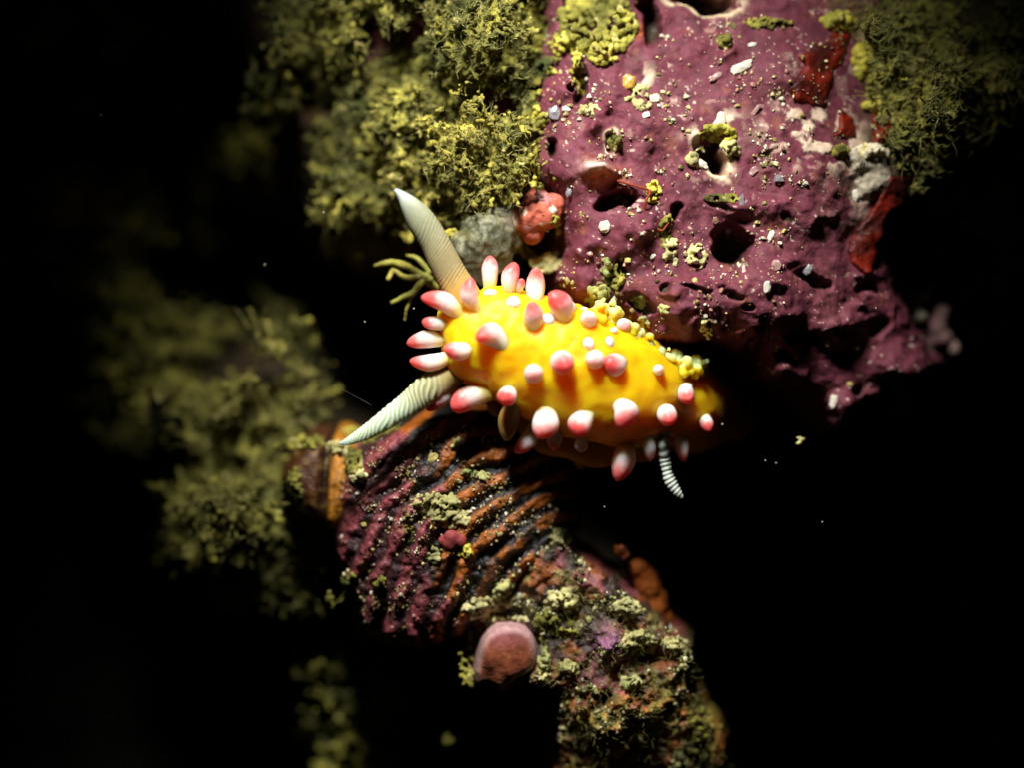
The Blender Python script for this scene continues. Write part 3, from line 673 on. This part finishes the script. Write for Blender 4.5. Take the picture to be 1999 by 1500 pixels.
# ------------------------------------------------------------------ sea slug
slug = empty('sea_slug', 'bright yellow sea slug with pink tipped white papillae crawling between pink rock and shell', 'sea slug')
BP = [(860,662,-.1,34),(878,660,-.1,70),(920,660,-.1,93),(970,664,-.05,107),(1025,684,0,116),(1085,710,.05,126),(1150,736,.15,126),(1220,760,.35,114),(1295,782,.9,96),(1365,802,1.7,80),(1420,816,2.6,50),(1452,826,3.2,30),(1472,834,3.5,10)]
pts = [P(a, b, c) for a, b, c, r_ in BP]; rad = [r_ / 100 for *_, r_ in BP]
v, f, t, an = loft(pts, rad, 170, 110, flat=.85)
v = v + 0
me = mesh_np('body', v, f)
nr = vno(me)
ridge = .035 * np.sin(t * 46 + 1.2 * np.cos(an)) * sm(.45, .6, t) * sm(.4, 1.0, np.cos(an) * -1 + .9)
v = v + nr * (.07 * fbm(v * 1.3, 3, 71) + .045 * fbm(v * 3.2, 3, 72) + .012 * fbm(v * 9, 2, 73) + ridge)[:, None]; put_co(me, v)
c = np.tile([0.93, 0.50, 0.004], (len(v), 1))
c = mixc(c, sm(.0, .55, fbm(v * 1.7, 3, 74)) * .9, (0.90, 0.34, 0.003))
c = mixc(c, sm(.15, .5, fbm(v * 2.6 + 4, 3, 75)) * .5, (0.95, 0.6, 0.008))
c = mixc(c, sm(.08, .0, t) * .35, (0.9, 0.55, 0.12)); c = mixc(c, sm(.55, .78, t) * .75, (0.50, 0.17, 0.006))  # rear dulled: shade under the rock put into the skin colour
set_col(me, c); body = link('body', me, M['body'], slug); bvh('body', me)

# foot: the pale sole's skirt below the body
fp = [P(940,735,.5), P(1010,790,.5), P(1090,835,.55), P(1180,860,.7), P(1270,855,1.0), P(1360,850,1.4)]
v, f, t, an = loft(fp, [.10, .42, .58, .52, .42, .15], 60, 40, radfn=lambda T_, A_: 1 + .08 * np.sin(T_ * 30) * np.cos(A_), flat=.5)
me = mesh_np('foot', v, f, mixc(np.tile([0.50, 0.22, 0.02], (len(v), 1)), sm(0, .5, fbm(v * 2, 3, 5)), (0.35, 0.13, 0.01))); link('foot', me, M['body'], slug)

def egg(base, tip, width, kind=0, seed=0):
    base = np.array(base); tip = np.array(tip); ax = tip - base; L = np.linalg.norm(ax); ax = ax / L
    up = np.array([0.31, 0.2, 0.93]); a = np.cross(ax, up); a /= np.linalg.norm(a); b = np.cross(ax, a)
    nl, sg = 26, 26; ts = np.linspace(0, 1, nl); u = 1 - (1 - ts) ** 1.0
    s_ = np.sin(np.arccos(np.clip(1 - 2 * ts, -1, 1)))
    rv = np.random.default_rng(seed + 50); mx = rv.uniform(.44, .6); b0_ = rv.uniform(.5, .68)
    prof = np.where(ts < mx, b0_ + (1 - b0_) * np.sin(ts / mx * math.pi / 2) + .16 * np.exp(-ts / .06), np.clip(1 - ((ts - mx) / (1 - mx)) ** 1.9, 0, 1) ** rv.uniform(.55, .68))
    prof[-1] = .02
    rg = np.random.default_rng(seed); ang = np.linspace(0, 2 * math.pi, sg, endpoint=False)
    bend = (a * rg.normal(0, .07) + b * rg.normal(0, .07)) * L
    r = width / 2
    vv = base + ax * (ts * L)[:, None, None] + bend * (np.sin(ts * math.pi))[:, None, None] + r * prof[:, None, None] * (np.cos(ang)[None, :, None] * a + np.sin(ang)[None, :, None] * b)
    v = vv.reshape(-1, 3)
    i, j = np.meshgrid(np.arange(nl - 1), np.arange(sg), indexing='ij'); j2 = (j + 1) % sg
    f = np.stack([i * sg + j, i * sg + j2, (i + 1) * sg + j2, (i + 1) * sg + j], -1).reshape(-1, 4)
    tt = np.repeat(ts, sg)
    v = v + .008 * np.stack([fbm(v * 7, 2, 5), fbm(v * 7, 2, 6), fbm(v * 7, 2, 7)], 1)
    nn = .09 * fbm(v * 14, 2, 9)
    c = np.tile([0.80, 0.72, 0.66], (len(v), 1))
    c = mixc(c, sm(.42, .0, tt), (0.88, 0.58, 0.10))
    k0 = {0: .58, 1: .84, 2: .66}[kind]
    k0 += rv.uniform(-.12, .05); c = mixc(c, sm(k0 - .3, k0 + .15, tt + nn) * .6, (0.84, 0.42, 0.42))
    c = mixc(c, sm(k0 - .02, k0 + .34, tt + nn) * (.5 if kind == 1 else 1), (0.78, 0.105, 0.10))
    if kind == 3: pass
    return v, f, c

# (px,py) of the base, (px,py) of the tip, width px, depth step towards the viewer, kind
PAP = [(956,556,957,498,33,.05,0),(994,568,1005,511,34,.05,0),(1010,572,1020,544,18,.0,2),(1044,584,1047,522,38,.1,0),(1039,644,1038,590,38,.45,2),(1100,628,1078,570,46,.4,0),
 (931,606,918,541,35,.25,0),(916,575,902,537,22,-.2,0),(890,612,822,578,38,.15,0),(866,633,823,628,27,.15,0),(864,665,793,670,34,.1,0),(872,697,799,705,34,.12,0),
 (922,681,866,681,35,.35,2),(988,680,932,656,46,.45,2),(952,768,881,798,48,.3,0),(884,762,833,802,40,.2,0),(1041,726,1040,728,37,.5,1),(1099,700,1106,716,46,.6,2),(1161,707,1157,703,36,.5,1),
 (1212,708,1185,708,44,.5,0),(1152,622,1146,616,33,.5,1),(1147,660,1154,676,23,.35,1),(1214,638,1213,635,28,.35,1),(1287,722,1287,722,22,.4,1),(1341,755,1346,782,36,.6,2),
 (1298,800,1309,824,40,.6,2),(1206,790,1212,832,47,.45,2),(1148,806,1126,848,46,.35,2),(1066,800,1055,855,52,.4,2),(997,762,982,784,38,.3,2),
 (1040,830,1007,886,34,.0,0),(1088,838,1080,882,30,-.1,0),(1138,856,1136,880,26,.2,1),(1222,868,1204,941,46,.0,0),(1260,852,1269,902,26,-.2,0),(1306,846,1312,862,18,.3,0),(1334,850,1336,904,27,-.1,0),
 (1376,815,1384,842,27,.3,0),(1118,603,1108,594,26,.3,1),(962,782,974,815,30,-.1,0),(1005,792,988,862,42,-.15,0)]
for k, (bx, by, tx, ty, wd, dy, kind) in enumerate(PAP):
    h = hit(bx, by, ('body',))
    ctr = None
    if h: b0 = np.array(h[0]); n0 = np.array(h[1])
    else:
        # off the silhouette: root at the body's nearest point
        y0 = float(np.interp(bx, [p[0] for p in BP], [p[2] for p in BP])) ; loc, n_, i_, d_ = BV['body'].find_nearest(P(bx, by, y0)); b0 = np.array(loc)
    dark = by > 828 and k >= 30
    if dy < .22 and kind == 0: L0 = math.hypot(tx - bx, ty - by); bx -= (tx - bx) / L0 * 9; by -= (ty - by) / L0 * 9
    b_ = np.array(P(bx, by, b0[1] + (.16 if dy > .3 else .08)))
    L2 = math.hypot(tx - bx, ty - by) / 100
    if kind == 1 or (kind == 2 and L2 < .3):
        t_ = np.array(P(tx, ty, b_[1] - max(dy, wd / 100 * 1.0)))
    else: t_ = np.array(P(tx, ty, b_[1] - dy))
    v, f, c = egg(b_, t_, wd / 100, kind if kind < 3 else 2, seed=k)
    if k >= 39: c = np.tile([0.30, 0.18, 0.05], (len(v), 1))  # papillae under the body: their shadow put into a flat brown
    me = mesh_np('papilla', v, f, c); link('papilla', me, M['papilla'], slug)
    if k in (16, 18, 20, 22, 23, 38): set_pink = None

# small raised white spots on the back
for (a, b, rx, ry) in ((957,572,13,8),(1002,591,14,13),(1069,624,14,12),(1190,668,9,12),(1198,645,8,6),(1140,604,8,5)):
    h = hit(a, b, ('body',)); 
    if not h: h = (P(a, b, 0), Vector((0, -1, 0)), 0, 0)
    V0, F0 = ICO[3]
    v = V0 * np.array([rx / 100, .09, ry / 100]) + np.array(h[0]); v = v + .01 * fbm(v * 8, 2, 3)[:, None]
    me = mesh_np('white_spot', v, F0, np.tile([0.85, 0.80, 0.70], (len(v), 1))); link('white_spot', me, M['papilla'], slug)

# feelers (rhinophores) with their oblique leaves
def rhino(pts4, nleaf, slant, colfn, nl=320, seg=72, amp=.07, flat=.8):
    pts = [P(a, b, c) for a, b, c, r_ in pts4]
    def rf(T_, A_):
        ph = (T_ * nleaf + slant * np.cos(A_) + .5 * np.sin(T_ * 17) + .25 * np.sin(T_ * 41 + A_)) * 2 * math.pi
        s_ = (.5 + .5 * np.sin(ph)) ** 1.5
        env = sm(.12, .3, T_) * sm(1.0, .93, T_)
        return 1 + amp * env * (s_ * 2 - 1) * (.3 + .7 * np.abs(np.sin(A_))) * (1 + .4 * np.sin(T_ * 29))
    v, f, t, an = loft(pts, [r_ / 100 for *_, r_ in pts4], nl, seg, rf, flat)
    return mesh_np('rhinophore', v, f, colfn(v, t, an, (t * nleaf + slant * np.cos(an) + .5 * np.sin(t * 17) + .25 * np.sin(t * 41 + an)) * 2 * math.pi))
def c_up(v, t, an, ph):
    c = np.tile([0.62, 0.36, 0.06], (len(v), 1)); c = mixc(c, sm(.08, .35, t), (0.30, 0.25, 0.12)); c = mixc(c, sm(.35, .65, t), (0.28, 0.285, 0.18)); c = mixc(c, sm(.65, .95, t), (0.46, 0.52, 0.46)); c = mixc(c, sm(.96, 1, t), (0.6, 0.7, 0.9))
    return c * (1 + .18 * np.sin(ph) * sm(.1, .3, t))[:, None]
def c_lo(v, t, an, ph):
    c = np.tile([0.34, 0.24, 0.07], (len(v), 1)); c = mixc(c, sm(.06, .3, t), (0.42, 0.42, 0.24)); c = mixc(c, sm(.3, .5, t), (0.62, 0.74, 0.52)); c = mixc(c, sm(.75, .95, t), (0.55, 0.70, 0.62))
    return c * (1 + .22 * np.sin(ph) * sm(.1, .3, t))[:, None]
me = rhino([(925,612,-.25,27),(905,578,-.35,33),(884,543,-.4,31),(864,505,-.45,30),(845,466,-.5,28),(820,428,-.55,27),(800,400,-.6,19),(785,382,-.62,10),(771,369,-.65,3)], 54, 2.4, c_up, amp=.024)
link('rhinophore', me, M['rhino'], slug)
me = rhino([(900,715,-.1,26),(868,738,-.2,31),(835,760,-.3,29),(800,788,-.35,25),(765,812,-.4,21),(730,836,-.42,17),(698,854,-.44,12),(676,864,-.45,7),(662,867,-.45,2)], 30, -1.5, c_lo, amp=.07)
link('rhinophore', me, M['rhino'], slug)
# ringed tentacle below the tail
def rf(T_, A_): return 1 - .10 * np.cos(T_ * 30 * math.pi + .8 * np.cos(A_)) + .06 * np.sin(T_ * 23)
tp = [(1288,828,.6,16),(1294,862,.2,13),(1298,895,.3,11),(1301,915,.3,10),(1305,932,.3,10),(1313,948,.3,11),(1323,962,.3,8),(1333,973,.3,3)]
v, f, t, an = loft([P(a, b, c) for a, b, c, _ in tp], [x[3] / 100 for x in tp], 150, 30, rf)
c = mixc(np.tile([0.60, 0.66, 0.56], (len(v), 1)), sm(.2, .9, np.cos(t * 30 * math.pi + .8 * np.cos(an))) * .8, (0.05, 0.06, 0.05)); c = mixc(c, sm(.16, .0, t), (0.5, 0.3, 0.03)); c = mixc(c, (fbm(v * 14, 2, 4) > .1) * .4, (0.6, 0.66, 0.6))
link('tentacle', mesh_np('tentacle', v, f, c), M['rhino'], slug)

# gill plumes: knobbly yellow and white tufts at the rear of the back
GP = [[(1160,640),(1168,615),(1172,603)],[(1185,650),(1192,628),(1196,612)],[(1205,665),(1215,648),(1228,640)],[(1225,680),(1238,665),(1250,658)],[(1240,700),(1256,690),(1268,680)],[(1265,712),(1280,702),(1298,697)],[(1290,722),(1310,712),(1332,706)],[(1320,735),(1345,722),(1365,718)]]
gr = np.random.default_rng(5)
for k, path in enumerate(GP):
    cs, rs = [], []
    y0 = .0 + .09 * k
    q = cr([[a, b] for a, b in path], 14)
    for i, (a, b) in enumerate(q):
        w_ = .08 + .05 * math.sin(i / 13 * math.pi)
        for _ in range(5):
            cs.append(np.array(P(a + gr.normal(0, 9), b + gr.normal(0, 9), y0 - .22 + gr.normal(0, .12)))); rs.append(w_ * gr.uniform(.45, .95))
    ztop = P(*path[-1], 0).z; zb = P(*path[0], 0).z
    def gc(co, zb=zb, ztop=ztop):
        k_ = (co[:, 2] - zb) / (ztop - zb)
        c = mixc(np.tile([0.88, 0.45, 0.01], (len(co), 1)), sm(.8, 1.3, k_ + .3 * fbm(co * 3, 2, 4)), (0.88, 0.70, 0.22)); return c
    blob('gill', cs, rs, M['body'], gc, voxel=.022, noise=.012, nscale=8, smooth=9, parent=slug, seed=k)
for (a, b, r_, dy) in ((1259,686,10,.45),(1278,691,8,.3),(1331,702,8,.3),(1214,636,7,.3),(1240,662,7,.4),(1300,700,6,.3)):  # white gill bulbs; overexposed glare is put into their colour too
    V0, F0 = ICO[3]; v = V0 * (r_ / 100) + np.array(P(a, b, -.35 + .004 * (a - 1160))); link('gill_tip', mesh_np('gill_tip', v, F0, np.tile([0.85, 0.82, 0.78], (len(v), 1))), M['papilla'], slug)

# ------------------------------------------------------------------ sediment and loose fragments
def chip(px, py, wd, hg, ang, colr, label, group=None, name='shell_fragment', keys=('rock', 'shell', 'stone', 'disc', 'wall'), seed=0, cat='fragment', y=None):
    rg = np.random.default_rng(seed + 100); V0, F0 = ICO[2] if max(wd, hg) > 24 else ICO[1]
    wd *= .85; hg *= .85
    v = V0 * (1 + .3 * rg.uniform(-1, 1, (len(V0), 1)))
    v = np.sign(v) * np.abs(v) ** .75
    v = v * np.array([wd / 200, min(wd, hg) / 380, hg / 200]); a = R(ang)
    v = np.stack([v[:, 0] * math.cos(a) - v[:, 2] * math.sin(a), v[:, 1], v[:, 0] * math.sin(a) + v[:, 2] * math.cos(a)], 1)
    h = hit(px, py, keys) if y is None else None
    p = np.array(h[0]) + np.array([0, -min(wd, hg) / 420, 0]) if h else np.array(P(px, py, y or 0))
    c = np.tile(colr, (len(v), 1)) * (1 + .15 * rg.uniform(-1, 1, (len(v), 1)))
    o = link(name, mesh_np(name, v, F0, c, smooth=False), M['grain']); o.location = p
    return tag(o, label, cat, group)
W = (0.62, 0.57, 0.46); Y = (0.5, 0.40, 0.14); G = (0.20, 0.18, 0.19); O = (0.45, 0.26, 0.04); PK = (0.34, 0.19, 0.17)
for k, (a, b, w_, h_, an_, cc, lb) in enumerate([
 (1447,131,54,22,24,W,'bright white oblong shell chip on the smooth pink face'),(1468,87,22,11,8,W,'small cream chip above the bright white oblong'),(1227,160,30,36,-10,O,'amber yellow shell flake set in the mauve rock'),
 (1405,235,24,38,-20,W,'white upright chip at the top of the rimmed hole'),(1082,220,28,32,0,G,'grey pebble on the rock\'s near edge'),(1105,212,22,14,0,W,'white crumb beside the grey pebble'),(1043,225,9,40,-12,G,'thin grey flake standing on the rock\'s near edge'),
 (1112,372,14,30,-20,G,'pale grey oval scale above the near lobe of rock'),(1278,192,26,20,0,W,'white crumb in the middle of the rock'),(1260,225,20,16,20,W,'white crumb above the reddish crack'),(1180,442,26,26,10,W,'pale grey white grain on the rock lobe above the slug'),
 (1222,398,22,24,0,W,'large white grain beside the dark recess'),(1240,402,24,12,30,PK,'cream pink chip next to the large white grain'),(1452,530,8,30,5,W,'thin white splinter at the far lip of the large hollow'),(1448,395,12,40,5,G,'grey splinter below the yellow fringe'),
 (1370,320,30,18,-30,W,'cream chip at the lower lip of the rimmed hole'),(1520,348,24,22,0,G,'bluish grey worn spot on the rock face'),(1470,335,26,16,50,PK,'pale worn scale near the rimmed hole'),(1475,215,10,34,-40,PK,'narrow pale scale on the pink face'),
 (1397,150,34,14,35,PK,'faint buff scale beside the bright white oblong'),(1505,460,14,30,-20,W,'white bead low on the far face of the rock'),(1575,525,26,28,0,G,'soft grey bead beside the dark hollow'),(1516,518,24,26,0,PK,'pink cream bead on the far face of the rock'),
 (1497,560,16,28,-10,W,'white bead below the pink cream bead'),(1618,668,12,22,-30,Y,'yellow bead in the dim lower rock'),(1670,678,16,14,0,Y,'second yellow bead farther along the dim lower rock'),(1658,750,14,14,0,Y,'small yellow bead low on the dim rock'),(1627,785,18,32,-10,W,'white green bead at the rock\'s lowest point'),
 (1375,617,16,12,10,W,'pale bead on the lower ledge of rock'),(1357,548,16,14,0,Y,'yellow bead in the dark below the large hollow'),(1275,500,20,10,40,W,'white chip among crumbs above the gills'),(1302,521,14,5,-10,W,'tiny white rod above the gills'),(1225,508,14,14,0,Y,'yellow white crumb beside the upright sprig'),
 (1780,150,26,14,-30,W,'blurred white chip on the algae shoulder'),(1670,380,14,26,0,W,'blurred white bead below the pale sponge'),(776,823,20,16,-20,W,'white grain under the lower striped feeler'),(1012,1165,22,22,0,W,'white angular grain over the pink disc'),(1290,1410,16,14,0,W,'white grain in the orange sponge'),
 (1292,1463,18,10,0,W,'flat white grain near the bottom of the sponge'),(1055,655,10,10,0,W,'white speck')][:-1]):
    chip(a, b, w_, h_, an_, cc, lb, seed=k)
for k, (a, b, w_, h_, an_, lb) in enumerate(((710,1025,14,14,20,'flat yellowish grain among the pink crust of the shell'),(668,1048,14,9,20,'white oblong grain at the shell edge below its spire'),(958,1063,9,9,0,'tiny white grain right of the maroon lobe'),(925,957,7,7,0,'round pinkish white bead on the upper shell ribs'),
  (868,1028,12,12,0,'round cream grain in the fuzzy patch on the shell'),(860,1008,8,8,0,'small grain at the heart of the fuzzy patch'),(845,895,26,22,30,'buff pink rough grain on the uppermost shell rib'),(1087,1155,8,8,0,'lone round grain on the crest above the knobbly mound'),(977,1205,12,9,0,'yellow white grain just above the pink disc'),
  (1006,1207,9,9,0,'small white grain over the disc\'s upper edge'),(955,1190,10,8,0,'white grain at the foot of the bright grain cluster'),(1130,1445,10,14,0,'pale bead on the orange sponge\'s dark flank'),(1270,1260,10,8,0,'white bead inside the pale branching head'),(1220,1275,10,9,0,'white bead at the mouth of the small cave'),(1300,1262,12,10,0,'round bead between the branching head and the fine spray'),(1332,1262,10,9,0,'pale bead in the fine branching spray'))):
    chip(a, b, w_, h_, an_, W if k % 3 else Y, lb, 'pale sand grains on shell and lower stone', name='sand_grain', seed=200 + k, cat='sand grain')

def sediment(name, poly, n, keys, label, seed, rmin=1.0, rmax=5.0, pal=((.7,.56,.26),(.5,.4,.12),(.75,.68,.5),(.4,.2,.14),(.3,.25,.09)), clump=.0, sharp=2.5):
    rg = np.random.default_rng(seed); xs = [p[0] for p in poly]; ys = [p[1] for p in poly]; cs, rs, cc = [], [], []
    tries = 0
    while len(cs) < n and tries < 60:
        tries += 1
        a = rg.uniform(min(xs), max(xs), 1500); b = rg.uniform(min(ys), max(ys), 1500); s = poly_sd(a, b, poly)
        nz = fbm(np.stack([a / 38, b / 38, a * 0 + seed * 3.7], 1), 4, seed)
        for x, y, ss, nn in zip(a, b, s, nz):
            if ss < 0 or nn + rg.normal(0, .12) < clump or len(cs) >= n: continue
            h = hit(x, y, keys)
            if not h: continue
            r_ = (rmin + (rmax - rmin) * rg.random() ** sharp) / 100
            cs.append(np.array(h[0]) + np.array(h[1]) * r_ * .5); rs.append(r_); cc.append(pal[rg.integers(len(pal))])
    V0, F0 = ICO[1]; n_ = len(cs); cs = np.array(cs); rs = np.array(rs)
    v = V0[None] * (1 + .35 * rg.uniform(-1, 1, (n_, len(V0), 1))) * rs[:, None, None] * rg.uniform(.6, 1.3, (n_, 1, 3)) + cs[:, None, :]
    f = F0[None] + (np.arange(n_) * len(V0))[:, None, None]
    col = np.repeat(np.array(cc) * rg.uniform(.5, 1.1, (n_, 1)), len(V0), axis=0)
    return tag(link(name, mesh_np(name, v.reshape(-1, 3), f.reshape(-1, 3), col, smooth=False), M['grain']), label, 'sand', kind='stuff')
sediment('sand', [(1020,0),(1250,0),(1500,30),(1600,300),(1520,560),(1450,640),(1300,660),(1090,560),(1040,380),(1020,200)], 1200, ('rock', 'knob'), 'fine pale sand dusted in clusters over the pink rock', 21, clump=.22, rmax=5.5, sharp=3)
sediment('sand', [(1020,0),(1700,0),(1800,300),(1700,600),(1450,660),(1300,660),(1090,560),(1040,380)], 260, ('rock', 'knob'), 'scattered single white specks all over the pink rock', 22, rmax=3.5, clump=-.6, sharp=4)
sediment('sand', [(660,870),(900,830),(1080,880),(1090,1050),(950,1200),(760,1260),(670,1200)], 1500, ('shell', 'spire'), 'sand and grit caught in the furrows of the ribbed shell', 23, rmax=4.5, clump=.02, sharp=3.5)
sediment('sand', [(900,1150),(1080,1050),(1250,1180),(1350,1260),(1400,1520),(1080,1520),(1090,1360),(930,1340)], 2200, ('stone',), 'coarse sand and green grit over the lower stone', 24, rmax=5.5, clump=-.02, sharp=2.8, pal=((.48,.45,.16),(.3,.3,.1),(.7,.64,.36),(.16,.16,.06)))

sediment('sand', [(1540,55),(1690,55),(1790,215),(1780,290),(1610,290),(1535,210)], 110, [k for k in BV if k.startswith('red')], 'pale crumbs stuck on the red sponge sheets', 25, rmin=1.5, rmax=5, clump=-.05)
# drifting specks and a mucus thread
for k, (a, b, y_, lb) in enumerate(((197,224,-1,'speck drifting in the black upper corner'),(517,516,-1,'speck drifting in the black gap beside the forked alga'),(632,414,0,'speck drifting below the algae turf near the upper feeler'),(1710,601,0,'speck drifting before the dim far side of the pink rock'),
  (1180,990,0,'speck drifting under the slug beside its ringed tentacle'),(1410,829,-.5,'speck drifting before the slug\'s dark tail'),(1605,1020,0,'lone speck drifting far below the pink rock'),(1494,900,0,'speck drifting below the tip of the slug\'s tail'),(712,628,0,'speck drifting level with the slug\'s head'),(1515,905,.3,'speck drifting just under the rock\'s lower edge'),(808,602,0,'speck drifting beside the head papillae'))):
    chip(a, b, 5, 4, k * 40, (.3, .28, .2), 'tiny pale ' + lb, 'specks drifting in the water', name='drifting_speck', seed=300 + k, cat='speck', y=y_)
th = tubes('mucus_thread', [[(555,695,.2,.9),(600,722,.1,.8),(660,757,0,1.0),(700,778,-.1,1.0),(725,792,-.2,.8)]], M['grain'], lambda co: np.tile([0.10, 0.09, 0.08], (len(co), 1)), voxel=.008, noise=0)
tag(th, 'hair thin beaded thread drifting off the lower striped feeler', 'thread')
for lb, path in (('dark red worm tube curling along the crack in the rock', [(1205,352,-.15,3),(1240,362,-.25,3),(1268,372,-.25,3),(1262,390,-.3,3),(1258,410,-.25,3),(1270,430,-.2,3),(1290,450,-.2,2.5),(1305,435,-.2,2)]),):
    o = tubes('worm_tube', [path], M['rock'], lambda co: np.tile([0.20, 0.035, 0.012], (len(co), 1)), voxel=.012, noise=.01)
    tag(o, lb, 'worm tube')

# fine filaments in the far turf
def hairs(name, poly, n, label, keys, seed, L=.35, rad=.006):
    rg = np.random.default_rng(seed); xs = [p[0] for p in poly]; ys = [p[1] for p in poly]; vs, fs = [], []; off = 0
    a = rg.uniform(min(xs), max(xs), n); b = rg.uniform(min(ys), max(ys), n); s = poly_sd(a, b, poly)
    for x, y, ss in zip(a, b, s):
        if ss < 0: continue
        h = hit(x, y, keys)
        if not h: continue
        d = np.array(h[1]) + rg.normal(0, .6, 3) + np.array([.2, -.5, .4]); d /= np.linalg.norm(d); p = np.array(h[0]); l = L * rg.uniform(.5, 1.3)
        P_ = [p]
        for i in range(4):
            d = d + rg.normal(0, .3, 3); d /= np.linalg.norm(d); P_.append(P_[-1] + d * l / 4)
        for i, pp in enumerate(P_):
            r_ = rad * (1 - i / 5)
            for g in range(3): vs.append(pp + r_ * np.array([math.cos(g * 2.1), math.sin(g * 2.1) * .6, math.sin(g * 2.1)]))
        for i in range(4):
            for g in range(3): fs.append([off + i * 3 + g, off + i * 3 + (g + 1) % 3, off + (i + 1) * 3 + (g + 1) % 3, off + (i + 1) * 3 + g])
        off += 15
    v = np.array(vs); return tag(link(name, mesh_np(name, v, np.array(fs), np.tile([0.36, 0.33, 0.10], (len(v), 1))), M['algae']), label, 'algae', kind='stuff')
hairs('algae_filaments', [(540,-40),(1050,-40),(1030,400),(850,460),(620,470),(540,200)], 6500, 'fine fuzz of filaments over the olive turf', ('turf_a', 'turf_b'), 15, L=.22, rad=.009)
hairs('algae_filaments', [(230,600),(640,600),(650,1200),(240,1200)], 3500, 'fine fuzz of filaments over the dim algae mat', ('turf_c',), 16, L=.35, rad=.012)
hairs('algae_filaments', [(1560,0),(2000,0),(2000,450),(1700,420)], 5000, 'fine fuzz over the shaggy algae on the rock shoulder', ('turf_e',), 17, L=.35, rad=.008)
hairs('algae_filaments', [(1600,0),(2000,20),(2000,260),(1850,330),(1760,260),(1680,100)], 2600, 'fine hair like algae filaments over the rock shoulder', ('rock', 'wall'), 5, L=.55)
hairs('algae_filaments', [(1080,1120),(1320,1240),(1420,1500),(1120,1500),(1060,1250)], 1500, 'fine hair like algae filaments on the lower stone', ('stone',), 6, L=.28)
